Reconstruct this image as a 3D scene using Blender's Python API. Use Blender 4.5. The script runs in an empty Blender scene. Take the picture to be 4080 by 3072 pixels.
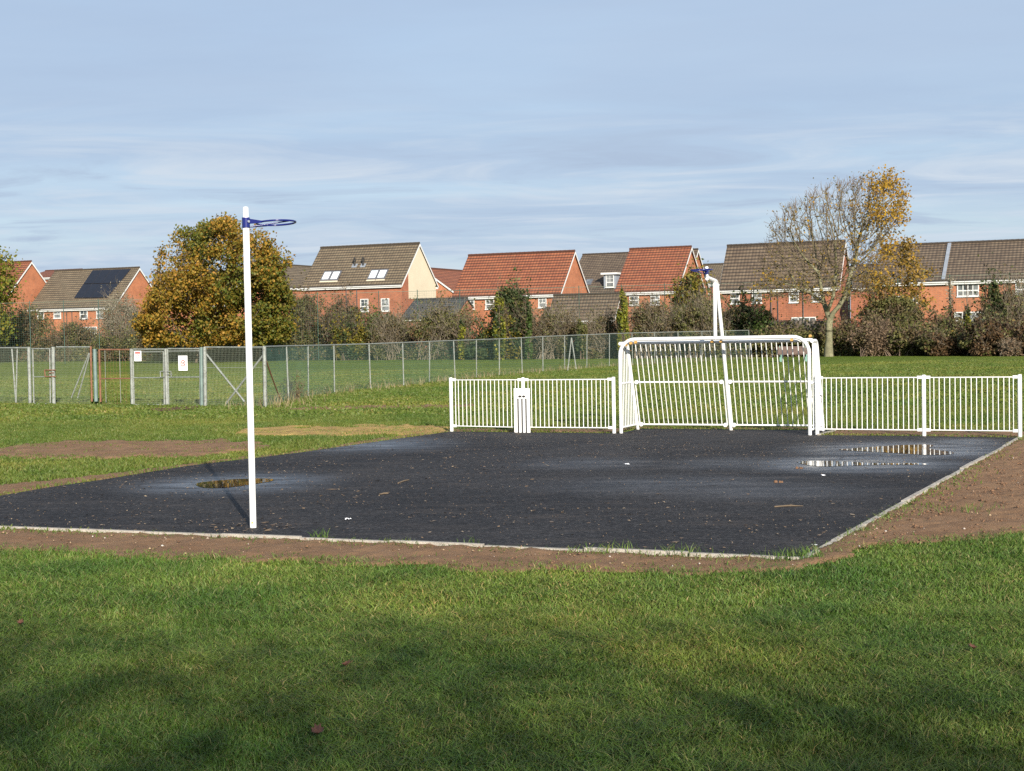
import bpy, math, random
import numpy as np
from mathutils import Vector, Matrix

rnd = random.Random(11)
rng = np.random.default_rng(11)
scene = bpy.context.scene
COL = scene.collection

# ------------------------------------------------------------------ camera
F_PX, CX, CY = 5800.0, 2040.0, 1536.0        # focal length and centre in pixels of the 4080x3072 photograph
CAM_H = 1.85
PITCH = math.atan((CY - 1333.0) / F_PX)
ROLL = 0.0175
_F = Vector((0, math.cos(PITCH), -math.sin(PITCH)))
_R0 = Vector((1, 0, 0)); _U0 = Vector((0, math.sin(PITCH), math.cos(PITCH)))
_R = _R0 * math.cos(ROLL) - _U0 * math.sin(ROLL)
_U = _R0 * math.sin(ROLL) + _U0 * math.cos(ROLL)
CAM = Vector((0, 0, CAM_H))
cd = bpy.data.cameras.new('camera'); cam = bpy.data.objects.new('camera', cd); COL.objects.link(cam)
cd.sensor_width = 36.0; cd.lens = F_PX / 4080.0 * 36.0; cd.clip_start = 0.1; cd.clip_end = 5000
m = Matrix((( _R.x, _U.x, -_F.x, CAM.x), (_R.y, _U.y, -_F.y, CAM.y), (_R.z, _U.z, -_F.z, CAM.z), (0, 0, 0, 1)))
cam.matrix_world = m
scene.camera = cam

def ray(x, y):
    return _F + _R * ((x - CX) / F_PX) - _U * ((y - CY) / F_PX)
def gnd(x, y, z=0.0):                       # where the line of sight meets the level z
    d = ray(x, y); t = (z - CAM_H) / d.z
    return CAM + d * t
def at(x, y, dist):                          # the point of that line of sight dist metres ahead
    d = ray(x, y); return CAM + d * (dist / d.y)
def on_plane(x, y, p, n):
    d = ray(x, y); t = (p - CAM).dot(n) / d.dot(n)
    return CAM + d * t
def on_wall(x, y, a, b):
    e = Vector((b.x - a.x, b.y - a.y, 0)); n = Vector((e.y, -e.x, 0)).normalized()
    return on_plane(x, y, Vector((a.x, a.y, 0)), n)
def z_over(p, y, x):                         # height at which the sight line through (x, y) passes over plan point p
    d = ray(x, y); t = math.hypot(p.x, p.y) / math.hypot(d.x, d.y)
    return CAM_H + d.z * t

# ------------------------------------------------------------------ mesh helpers
class MB:
    def __init__(s): s.v = []; s.f = []; s.uv = []
    def quad(s, pts, uv=None):
        i = len(s.v); s.v += [tuple(p) for p in pts]; s.f.append(tuple(range(i, i + len(pts))))
        s.uv.append(uv if uv else [(0, 0)] * len(pts)); return s
    def box(s, c, size, ax=None):
        c = Vector(c); ax = ax or (Vector((1, 0, 0)), Vector((0, 1, 0)), Vector((0, 0, 1)))
        h = [a * (d / 2) for a, d in zip(ax, size)]
        i = len(s.v)
        for sx in (-1, 1):
            for sy in (-1, 1):
                for sz in (-1, 1): s.v.append(tuple(c + h[0] * sx + h[1] * sy + h[2] * sz))
        for q in ((0, 1, 3, 2), (4, 6, 7, 5), (0, 4, 5, 1), (2, 3, 7, 6), (0, 2, 6, 4), (1, 5, 7, 3)):
            s.f.append(tuple(i + k for k in q)); s.uv.append([(0, 0)] * 4)
        return s
    def tube(s, pts, r, n=10, cap=True, closed=False):
        pts = [Vector(p) for p in pts]; N = len(pts)
        rs = list(r) if hasattr(r, '__len__') else [r] * N
        prev = None; i0 = len(s.v)
        for k, p in enumerate(pts):
            if closed: t = (pts[(k + 1) % N] - pts[k - 1])
            else: t = pts[min(k + 1, N - 1)] - pts[max(k - 1, 0)]
            if t.length < 1e-9: t = Vector((0, 0, 1))
            t.normalize()
            if prev is None:
                a = Vector((0, 0, 1)) if abs(t.z) < 0.9 else Vector((1, 0, 0))
                x = t.cross(a).normalized()
            else:
                x = prev - t * prev.dot(t)
                if x.length < 1e-6: x = t.orthogonal()
                x.normalize()
            prev = x; y = t.cross(x)
            for j in range(n):
                an = 2 * math.pi * j / n
                s.v.append(tuple(p + (x * math.cos(an) + y * math.sin(an)) * rs[k]))
        rng_ = N if closed else N - 1
        for k in range(rng_):
            k2 = (k + 1) % N
            for j in range(n):
                j2 = (j + 1) % n
                s.f.append((i0 + k * n + j, i0 + k * n + j2, i0 + k2 * n + j2, i0 + k2 * n + j)); s.uv.append([(0, 0)] * 4)
        if cap and not closed:
            s.f.append(tuple(i0 + j for j in reversed(range(n)))); s.uv.append([(0, 0)] * n)
            s.f.append(tuple(i0 + (N - 1) * n + j for j in range(n))); s.uv.append([(0, 0)] * n)
        return s
    def prism(s, poly, off):                 # polygon extruded by a vector
        off = Vector(off); n = len(poly); i = len(s.v)
        s.v += [tuple(Vector(p)) for p in poly] + [tuple(Vector(p) + off) for p in poly]
        s.f.append(tuple(range(i, i + n))); s.f.append(tuple(i + n + k for k in reversed(range(n))))
        s.uv += [[(0, 0)] * n, [(0, 0)] * n]
        for k in range(n):
            k2 = (k + 1) % n; s.f.append((i + k, i + n + k, i + n + k2, i + k2)); s.uv.append([(0, 0)] * 4)
        return s
    def build(s, name, mat, parent=None, origin=None, smooth=False, uv=False):
        me = bpy.data.meshes.new(name)
        o = Vector(origin) if origin is not None else Vector((0, 0, 0))
        me.from_pydata([(x - o.x, y - o.y, z - o.z) for x, y, z in s.v], [], s.f)
        if uv:
            l = me.uv_layers.new(name='UVMap'); fl = [c for u in s.uv for p in u for c in p]
            l.data.foreach_set('uv', fl)
        if smooth: me.polygons.foreach_set('use_smooth', [True] * len(me.polygons))
        if smooth and hasattr(me, 'set_sharp_from_angle'): me.set_sharp_from_angle(angle=math.radians(50))
        me.materials.append(mat); me.update()
        ob = bpy.data.objects.new(name, me); COL.objects.link(ob)
        if parent is not None: ob.parent = parent
        return ob

def np_mesh(name, v, f, mat, parent=None, smooth=False):
    me = bpy.data.meshes.new(name); v = np.asarray(v, np.float32); f = np.asarray(f, np.int32)
    k = f.shape[1]
    me.vertices.add(len(v)); me.vertices.foreach_set('co', v.ravel())
    me.loops.add(f.size); me.loops.foreach_set('vertex_index', f.ravel())
    me.polygons.add(len(f)); me.polygons.foreach_set('loop_start', np.arange(0, f.size, k, dtype=np.int32))
    if smooth: me.polygons.foreach_set('use_smooth', np.ones(len(f), bool))
    me.update(calc_edges=True); me.materials.append(mat)
    ob = bpy.data.objects.new(name, me); COL.objects.link(ob)
    if parent is not None: ob.parent = parent
    return ob

def tag(o, label=None, cat=None, group=None, kind=None):
    if label: o['label'] = label
    if cat: o['category'] = cat
    if group: o['group'] = group
    if kind: o['kind'] = kind
    return o
def thing(name, label, cat, loc=(0, 0, 0), rz=0.0, group=None):
    o = bpy.data.objects.new(name, None); COL.objects.link(o); o.location = loc; o.rotation_euler = (0, 0, rz)
    o.empty_display_size = 0.3
    return tag(o, label, cat, group)

def inside(poly, x, y):
    poly = np.asarray([(p[0], p[1]) for p in poly], float); c = np.zeros(np.shape(x), bool); n = len(poly)
    j = n - 1
    for i in range(n):
        xi, yi = poly[i]; xj, yj = poly[j]
        cond = ((yi > y) != (yj > y)) & (x < (xj - xi) * (y - yi) / (yj - yi + 1e-12) + xi)
        c ^= cond; j = i
    return c
_tab = rng.random((256, 256))
def vnoise(x, y, s, ox=0.0):
    x = np.asarray(x) / s + 17.3 + ox; y = np.asarray(y) / s + 91.7 + ox * 1.7
    xi = np.floor(x).astype(int); yi = np.floor(y).astype(int); fx = x - xi; fy = y - yi
    fx = fx * fx * (3 - 2 * fx); fy = fy * fy * (3 - 2 * fy)
    g = lambda a, b: _tab[a & 255, b & 255]
    return (g(xi, yi) * (1 - fx) + g(xi + 1, yi) * fx) * (1 - fy) + (g(xi, yi + 1) * (1 - fx) + g(xi + 1, yi + 1) * fx) * fy

# ------------------------------------------------------------------ materials
def new_mat(name):
    m = bpy.data.materials.new(name); m.use_nodes = True; nt = m.node_tree
    return m, nt, nt.nodes, nt.links, nt.nodes['Principled BSDF']
def node(nt, t, **kw):
    n = nt.nodes.new(t)
    for k, v in kw.items():
        if k.startswith('i_'):
            key = k[2:]; key = int(key) if key.isdigit() else key.replace('_', ' ')
            n.inputs[key].default_value = v
        else: setattr(n, k, v)
    return n
def ramp(nt, stops):
    r = nt.nodes.new('ShaderNodeValToRGB'); e = r.color_ramp.elements
    while len(e) < len(stops): e.new(0.5)
    for k, (p, c) in enumerate(stops):
        e[k].position = p; e[k].color = (c[0], c[1], c[2], 1) if hasattr(c, '__len__') else (c, c, c, 1)
    return r
def rgba(c): return (c[0], c[1], c[2], 1)

def paint(name, col, rough=0.5, var=0.12, scale=3.0, metal=0.0, bump=0.0, bscale=60, dirt=None, dirt_at=0.62):
    m, nt, N, L, b = new_mat(name)
    tc = node(nt, 'ShaderNodeTexCoord')
    no = node(nt, 'ShaderNodeTexNoise', i_Scale=scale, i_Detail=6.0, i_Roughness=0.6); L.new(tc.outputs['Object'], no.inputs['Vector'])
    lo = tuple(c * (1 - var) for c in col); hi = tuple(min(1, c * (1 + var)) for c in col)
    r = ramp(nt, [(0.3, lo), (0.7, hi)]); L.new(no.outputs['Fac'], r.inputs['Fac'])
    out = r.outputs['Color']
    if dirt:
        n2 = node(nt, 'ShaderNodeTexNoise', i_Scale=scale * 4.3, i_Detail=8.0, i_Roughness=0.7); L.new(tc.outputs['Object'], n2.inputs['Vector'])
        r2 = ramp(nt, [(dirt_at, 0.0), (dirt_at + 0.1, 1.0)]); L.new(n2.outputs['Fac'], r2.inputs['Fac'])
        mx = node(nt, 'ShaderNodeMix', data_type='RGBA'); L.new(r2.outputs['Color'], mx.inputs[0]); L.new(out, mx.inputs[6])
        mx.inputs[7].default_value = rgba(dirt); out = mx.outputs[2]
    L.new(out, b.inputs['Base Color']); b.inputs['Roughness'].default_value = rough; b.inputs['Metallic'].default_value = metal
    if bump:
        n3 = node(nt, 'ShaderNodeTexNoise', i_Scale=bscale, i_Detail=4.0); L.new(tc.outputs['Object'], n3.inputs['Vector'])
        bp = node(nt, 'ShaderNodeBump', i_Strength=bump, i_Distance=0.02); L.new(n3.outputs['Fac'], bp.inputs['Height']); L.new(bp.outputs['Normal'], b.inputs['Normal'])
    return m

def leaf_mat(name, cols, transl=0.3, rough=0.6):
    m, nt, N, L, b = new_mat(name)
    g = node(nt, 'ShaderNodeNewGeometry')
    st = [(i / max(1, len(cols) - 1), c) for i, c in enumerate(cols)]
    r = ramp(nt, st); L.new(g.outputs['Random Per Island'], r.inputs['Fac'])
    L.new(r.outputs['Color'], b.inputs['Base Color']); b.inputs['Roughness'].default_value = rough
    b.inputs['Specular IOR Level'].default_value = 0.25
    t = node(nt, 'ShaderNodeBsdfTranslucent'); L.new(r.outputs['Color'], t.inputs['Color'])
    mx = node(nt, 'ShaderNodeMixShader', i_Fac=transl); L.new(b.outputs[0], mx.inputs[1]); L.new(t.outputs[0], mx.inputs[2])
    L.new(mx.outputs[0], N['Material Output'].inputs['Surface'])
    return m

def roof_mat(name, c1, c2, dark, lichen=None):
    m, nt, N, L, b = new_mat(name)
    uv = node(nt, 'ShaderNodeUVMap')
    sep = node(nt, 'ShaderNodeSeparateXYZ'); L.new(uv.outputs['UV'], sep.inputs[0])
    row = node(nt, 'ShaderNodeMath', operation='MULTIPLY', i_1=1 / 0.36); L.new(sep.outputs['Y'], row.inputs[0])
    fr = node(nt, 'ShaderNodeMath', operation='FRACT'); L.new(row.outputs[0], fr.inputs[0])
    fl = node(nt, 'ShaderNodeMath', operation='FLOOR'); L.new(row.outputs[0], fl.inputs[0])
    col = node(nt, 'ShaderNodeMath', operation='MULTIPLY', i_1=1 / 0.30); L.new(sep.outputs['X'], col.inputs[0])
    fc = node(nt, 'ShaderNodeMath', operation='FLOOR'); L.new(col.outputs[0], fc.inputs[0])
    cxy = node(nt, 'ShaderNodeCombineXYZ'); L.new(fc.outputs[0], cxy.inputs[0]); L.new(fl.outputs[0], cxy.inputs[1])
    wn = node(nt, 'ShaderNodeTexWhiteNoise', noise_dimensions='2D'); L.new(cxy.outputs[0], wn.inputs['Vector'])
    big = node(nt, 'ShaderNodeTexNoise', i_Scale=0.5, i_Detail=5.0); L.new(uv.outputs['UV'], big.inputs['Vector'])
    ad = node(nt, 'ShaderNodeMath', operation='ADD'); L.new(wn.outputs['Value'], ad.inputs[0]); L.new(big.outputs['Fac'], ad.inputs[1])
    ha = node(nt, 'ShaderNodeMath', operation='MULTIPLY', i_1=0.5); L.new(ad.outputs[0], ha.inputs[0])
    r = ramp(nt, [(0.2, c1), (0.8, c2)]); L.new(ha.outputs[0], r.inputs['Fac'])
    out = r.outputs['Color']
    if lichen:
        ln = node(nt, 'ShaderNodeTexNoise', i_Scale=1.1, i_Detail=8.0, i_Roughness=0.75); L.new(uv.outputs['UV'], ln.inputs['Vector'])
        lr = ramp(nt, [(0.52, 0.0), (0.7, 0.75)]); L.new(ln.outputs['Fac'], lr.inputs['Fac'])
        lm = node(nt, 'ShaderNodeMix', data_type='RGBA'); L.new(lr.outputs['Color'], lm.inputs[0]); L.new(out, lm.inputs[6]); lm.inputs[7].default_value = rgba(lichen); out = lm.outputs[2]
    # dark band painted along each course, for the shade under the tile overhang
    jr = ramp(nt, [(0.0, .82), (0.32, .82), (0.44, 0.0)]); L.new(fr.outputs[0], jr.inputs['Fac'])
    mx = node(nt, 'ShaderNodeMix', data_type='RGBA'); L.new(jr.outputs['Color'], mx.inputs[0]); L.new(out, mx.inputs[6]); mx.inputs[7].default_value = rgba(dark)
    L.new(mx.outputs[2], b.inputs['Base Color']); b.inputs['Roughness'].default_value = 0.85
    fx = node(nt, 'ShaderNodeMath', operation='FRACT'); L.new(col.outputs[0], fx.inputs[0])
    pp = node(nt, 'ShaderNodeMath', operation='PINGPONG', i_1=0.5); L.new(fx.outputs[0], pp.inputs[0])
    sm = node(nt, 'ShaderNodeMath', operation='ADD'); L.new(pp.outputs[0], sm.inputs[0])
    f2 = node(nt, 'ShaderNodeMath', operation='MULTIPLY', i_1=-0.6); L.new(fr.outputs[0], f2.inputs[0]); L.new(f2.outputs[0], sm.inputs[1])
    bp = node(nt, 'ShaderNodeBump', i_Strength=0.8, i_Distance=0.09); L.new(sm.outputs[0], bp.inputs['Height']); L.new(bp.outputs['Normal'], b.inputs['Normal'])
    return m

def brick_mat(name, c1, c2, mortar):
    m, nt, N, L, b = new_mat(name)
    uv = node(nt, 'ShaderNodeUVMap')
    br = node(nt, 'ShaderNodeTexBrick', i_Scale=1.0, i_Mortar_Size=0.009, i_Brick_Width=0.225, i_Row_Height=0.075, i_Bias=0.0)
    br.inputs['Color1'].default_value = rgba(c1); br.inputs['Color2'].default_value = rgba(c2); br.inputs['Mortar'].default_value = rgba(mortar)
    L.new(uv.outputs['UV'], br.inputs['Vector'])
    no = node(nt, 'ShaderNodeTexNoise', i_Scale=0.9, i_Detail=8.0, i_Roughness=0.65); L.new(uv.outputs['UV'], no.inputs['Vector'])
    r = ramp(nt, [(0.3, 0.72), (0.7, 1.18)]); L.new(no.outputs['Fac'], r.inputs['Fac'])
    mx = node(nt, 'ShaderNodeMix', data_type='RGBA', blend_type='MULTIPLY'); mx.inputs[0].default_value = 1.0
    L.new(br.outputs['Color'], mx.inputs[6]); L.new(r.outputs['Color'], mx.inputs[7])
    L.new(mx.outputs[2], b.inputs['Base Color']); b.inputs['Roughness'].default_value = 0.9
    return m

M = {}
M['white'] = paint('white_gloss_paint', (0.66, 0.66, 0.645), 0.30, 0.03, 1.5, dirt=(0.42, 0.36, 0.28), dirt_at=0.70)
M['scuffed'] = paint('scuffed_white_paint', (0.72, 0.72, 0.70), 0.35, 0.04, 2.2, dirt=(0.24, 0.17, 0.11), dirt_at=0.645)
M['blue'] = paint('blue_gloss_paint', (0.009, 0.014, 0.115), 0.25, 0.1, 6)
M['bolt'] = paint('grey_bolt', (0.45, 0.47, 0.52), 0.35, 0.1, 9, metal=0.6)
M['rustbolt'] = paint('rusty_yellow_bolt', (0.48, 0.28, 0.07), 0.5, 0.35, 30, dirt=(0.16, 0.07, 0.02), dirt_at=0.55)
M['galv'] = paint('galvanised_steel', (0.21, 0.225, 0.205), 0.55, 0.25, 5, metal=0.1, dirt=(0.11, 0.105, 0.085), dirt_at=0.52)
M['galv_green'] = paint('green_stained_steel', (0.12, 0.17, 0.155), 0.55, 0.2, 5, metal=0.1, dirt=(0.20, 0.195, 0.16), dirt_at=0.6)
M['wire'] = paint('mesh_wire', (0.17, 0.195, 0.14), 0.6, 0.2, 2)
M['wire_green'] = paint('green_mesh_wire', (0.07, 0.125, 0.10), 0.6, 0.2, 2)
M['rust'] = paint('rusty_steel', (0.17, 0.075, 0.042), 0.85, 0.35, 7, dirt=(0.24, 0.20, 0.16), dirt_at=0.6)
M['green_post'] = paint('dark_green_post', (0.03, 0.065, 0.05), 0.5, 0.2, 3)
M['netting'] = paint('dark_green_netting', (0.05, 0.08, 0.065), 0.7, 0.2, 3)
M['black'] = paint('black_paint', (0.02, 0.018, 0.016), 0.5, 0.2, 8)
M['sign'] = paint('sign_white', (0.80, 0.80, 0.80), 0.4, 0.03, 3)
M['red'] = paint('sign_red', (0.62, 0.07, 0.05), 0.5, 0.1, 5)
M['grey_ink'] = paint('sign_grey', (0.35, 0.36, 0.38), 0.5, 0.1, 5)
M['kerb'] = paint('concrete_kerb', (0.33, 0.30, 0.255), 0.9, 0.22, 4, bump=0.4, bscale=80, dirt=(0.17, 0.11, 0.07), dirt_at=0.55)
M['upvc'] = paint('white_upvc', (0.56, 0.56, 0.54), 0.4, 0.06, 2)
M['pipe'] = paint('black_drainpipe', (0.03, 0.025, 0.025), 0.5, 0.1, 3)
M['cream'] = paint('cream_render', (0.50, 0.44, 0.325), 0.9, 0.05, 0.7)
M['lead'] = paint('grey_lead', (0.20, 0.22, 0.25), 0.5, 0.15, 3)
M['frame_grey'] = paint('grey_skylight_frame', (0.10, 0.10, 0.11), 0.5, 0.1, 3)
M['blind'] = paint('pale_blind', (0.62, 0.68, 0.70), 0.3, 0.08, 1)
M['solar'] = paint('solar_panel', (0.008, 0.009, 0.014), 0.35, 0.2, 2)
M['solar_edge'] = paint('solar_panel_edge', (0.05, 0.05, 0.06), 0.4, 0.2, 2)
M['timber'] = paint('weathered_timber', (0.20, 0.16, 0.13), 0.9, 0.3, 4, bump=0.3, bscale=40)
M['bench'] = paint('brown_bench_slat', (0.105, 0.068, 0.056), 0.8, 0.25, 6)
M['bench_leg'] = paint('pale_green_bench_leg', (0.16, 0.30, 0.24), 0.5, 0.1, 4)
M['cabinet'] = paint('beige_cabinet', (0.55, 0.53, 0.47), 0.7, 0.1, 3, dirt=(0.33, 0.32, 0.27), dirt_at=0.58)
M['bark_pale'] = paint('pale_mossy_bark', (0.155, 0.145, 0.085), 0.95, 0.4, 2.5, bump=0.6, bscale=14, dirt=(0.085, 0.08, 0.04), dirt_at=0.52)
M['bark_twig'] = paint('twig_bark', (0.125, 0.088, 0.060), 0.9, 0.35, 1.5)
M['bark_branch'] = paint('mossy_branch_bark', (0.15, 0.12, 0.062), 0.95, 0.4, 1.5, dirt=(0.075, 0.055, 0.032), dirt_at=0.5)
M['bark_dark'] = paint('dark_bark', (0.10, 0.075, 0.05), 0.95, 0.3, 3)
M['bark_grey'] = paint('grey_twig_bark', (0.165, 0.135, 0.095), 0.9, 0.25, 1.5)
M['brick_orange'] = brick_mat('orange_brick', (0.38, 0.122, 0.045), (0.30, 0.092, 0.036), (0.30, 0.17, 0.11))
M['brick_red'] = brick_mat('red_brick', (0.31, 0.093, 0.040), (0.225, 0.064, 0.030), (0.25, 0.14, 0.09))
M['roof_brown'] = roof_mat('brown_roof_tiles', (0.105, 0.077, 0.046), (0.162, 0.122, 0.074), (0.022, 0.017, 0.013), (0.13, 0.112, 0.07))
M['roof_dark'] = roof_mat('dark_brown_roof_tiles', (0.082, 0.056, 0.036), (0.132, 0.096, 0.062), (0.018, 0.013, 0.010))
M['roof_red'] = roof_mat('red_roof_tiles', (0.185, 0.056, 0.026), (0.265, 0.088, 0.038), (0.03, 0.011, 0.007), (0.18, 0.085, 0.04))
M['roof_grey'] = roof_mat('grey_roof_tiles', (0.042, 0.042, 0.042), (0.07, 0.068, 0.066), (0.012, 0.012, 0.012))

def glass_mat():
    m, nt, N, L, b = new_mat('window_glass')
    tc = node(nt, 'ShaderNodeTexCoord'); no = node(nt, 'ShaderNodeTexNoise', i_Scale=0.8, i_Detail=2.0); L.new(tc.outputs['Object'], no.inputs['Vector'])
    r = ramp(nt, [(0.35, (0.03, 0.035, 0.04)), (0.62, (0.20, 0.21, 0.21))]); L.new(no.outputs['Fac'], r.inputs['Fac']); L.new(r.outputs['Color'], b.inputs['Base Color'])
    b.inputs['Roughness'].default_value = 0.05; b.inputs['Specular IOR Level'].default_value = 0.9
    return m
M['glass'] = glass_mat()

# ---- ground, court and soil materials
def ground_mat():
    m, nt, N, L, b = new_mat('field_grass_ground')
    tc = node(nt, 'ShaderNodeTexCoord')
    mp = node(nt, 'ShaderNodeMapping'); mp.inputs['Scale'].default_value = (0.45, 1.0, 1.0); L.new(tc.outputs['Object'], mp.inputs['Vector'])
    n1 = node(nt, 'ShaderNodeTexNoise', i_Scale=0.16, i_Detail=6.0, i_Roughness=0.62); L.new(mp.outputs[0], n1.inputs['Vector'])
    n2 = node(nt, 'ShaderNodeTexNoise', i_Scale=1.3, i_Detail=8.0, i_Roughness=0.75); L.new(mp.outputs[0], n2.inputs['Vector'])
    n3 = node(nt, 'ShaderNodeTexNoise', i_Scale=14.0, i_Detail=6.0, i_Roughness=0.8); L.new(tc.outputs['Object'], n3.inputs['Vector'])
    r1 = ramp(nt, [(0.35, (0.090, 0.138, 0.016)), (0.65, (0.145, 0.175, 0.026))]); L.new(n1.outputs['Fac'], r1.inputs['Fac'])
    r2 = ramp(nt, [(0.32, 0.74), (0.7, 1.28)]); L.new(n2.outputs['Fac'], r2.inputs['Fac'])
    mx = node(nt, 'ShaderNodeMix', data_type='RGBA', blend_type='MULTIPLY'); mx.inputs[0].default_value = 1; L.new(r1.outputs['Color'], mx.inputs[6]); L.new(r2.outputs['Color'], mx.inputs[7])
    r3 = ramp(nt, [(0.3, 0.6), (0.72, 1.4)]); L.new(n3.outputs['Fac'], r3.inputs['Fac'])
    mx2 = node(nt, 'ShaderNodeMix', data_type='RGBA', blend_type='MULTIPLY'); mx2.inputs[0].default_value = 1; L.new(mx.outputs[2], mx2.inputs[6]); L.new(r3.outputs['Color'], mx2.inputs[7])
    L.new(mx2.outputs[2], b.inputs['Base Color']); b.inputs['Roughness'].default_value = 0.95; b.inputs['Specular IOR Level'].default_value = 0.1
    bp = node(nt, 'ShaderNodeBump', i_Strength=1.0, i_Distance=0.12); L.new(n3.outputs['Fac'], bp.inputs['Height']); L.new(bp.outputs['Normal'], b.inputs['Normal'])
    return m
M['ground'] = ground_mat()

def soil_mat(name, c1, c2, c3):
    m, nt, N, L, b = new_mat(name)
    tc = node(nt, 'ShaderNodeTexCoord')
    n1 = node(nt, 'ShaderNodeTexNoise', i_Scale=2.0, i_Detail=8.0, i_Roughness=0.7); L.new(tc.outputs['Object'], n1.inputs['Vector'])
    n2 = node(nt, 'ShaderNodeTexNoise', i_Scale=13.0, i_Detail=9.0, i_Roughness=0.85); L.new(tc.outputs['Object'], n2.inputs['Vector'])
    r1 = ramp(nt, [(0.3, c1), (0.7, c2)]); L.new(n1.outputs['Fac'], r1.inputs['Fac'])
    r2 = ramp(nt, [(0.60, 0.0), (0.68, 1.0)]); L.new(n2.outputs['Fac'], r2.inputs['Fac'])
    mx = node(nt, 'ShaderNodeMix', data_type='RGBA'); L.new(r2.outputs['Color'], mx.inputs[0]); L.new(r1.outputs['Color'], mx.inputs[6]); mx.inputs[7].default_value = rgba(c3)
    L.new(mx.outputs[2], b.inputs['Base Color']); b.inputs['Roughness'].default_value = 0.95; b.inputs['Specular IOR Level'].default_value = 0.15
    bp = node(nt, 'ShaderNodeBump', i_Strength=0.9, i_Distance=0.03); L.new(n2.outputs['Fac'], bp.inputs['Height']); L.new(bp.outputs['Normal'], b.inputs['Normal'])
    return m
M['soil'] = soil_mat('brown_topsoil', (0.16, 0.092, 0.051), (0.25, 0.152, 0.086), (0.33, 0.215, 0.115))
M['soil_dark'] = soil_mat('damp_topsoil', (0.085, 0.045, 0.027), (0.14, 0.078, 0.046), (0.20, 0.115, 0.06))
M['straw'] = soil_mat('dry_straw_patch', (0.24, 0.145, 0.06), (0.42, 0.30, 0.10), (0.60, 0.48, 0.14))
M['clod'] = paint('soil_clod', (0.135, 0.073, 0.039), 0.95, 0.4, 9)

# ------------------------------------------------------------------ layout of the court (photograph pixels dropped to the ground)
P = lambda x, y: gnd(x, y)
court_px = [(3185, 2235), (3437, 2099), (3784, 1905), (4061, 1747), (3682, 1741), (3262, 1737), (3331, 1718), (2925, 1714), (2552, 1711),
            (2462, 1730), (2086, 1726), (1800, 1722), (1500, 1763), (1200, 1806), (749, 1860), (380, 1920), (190, 1947), (0, 1980), (-420, 2040), (-420, 2096), (0, 2107), (1200, 2151)]
court = [P(*q) for q in court_px]

puddles_px = {
 'oak': [(779, 1934), (800, 1928), (850, 1922), (930, 1915), (990, 1913), (1040, 1912), (1088, 1915), (1082, 1922), (1040, 1930), (985, 1938), (930, 1946), (870, 1950), (815, 1949), (790, 1943)],
 'rail': [(3340, 1797), (3400, 1791), (3470, 1786), (3560, 1780), (3640, 1777), (3690, 1776), (3720, 1780), (3700, 1790), (3740, 1799), (3795, 1806), (3790, 1815), (3720, 1818), (3660, 1816), (3580, 1811), (3500, 1806), (3420, 1802)],
 'post': [(3175, 1845), (3240, 1842), (3320, 1842), (3400, 1846), (3480, 1850), (3580, 1851), (3660, 1851), (3705, 1856), (3640, 1857), (3540, 1857), (3440, 1859), (3360, 1862), (3280, 1864), (3215, 1858)],
}
def smooth_loop(pts, n=4):
    out = []; k = len(pts)
    for i in range(k):
        a, b, c, d = pts[i - 1], pts[i], pts[(i + 1) % k], pts[(i + 2) % k]
        for j in range(n):
            t = j / n
            out.append(0.5 * ((2 * b) + (c - a) * t + (2 * a - 5 * b + 4 * c - d) * t * t + (3 * b - a - 3 * c + d) * t ** 3))
    return out

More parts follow.
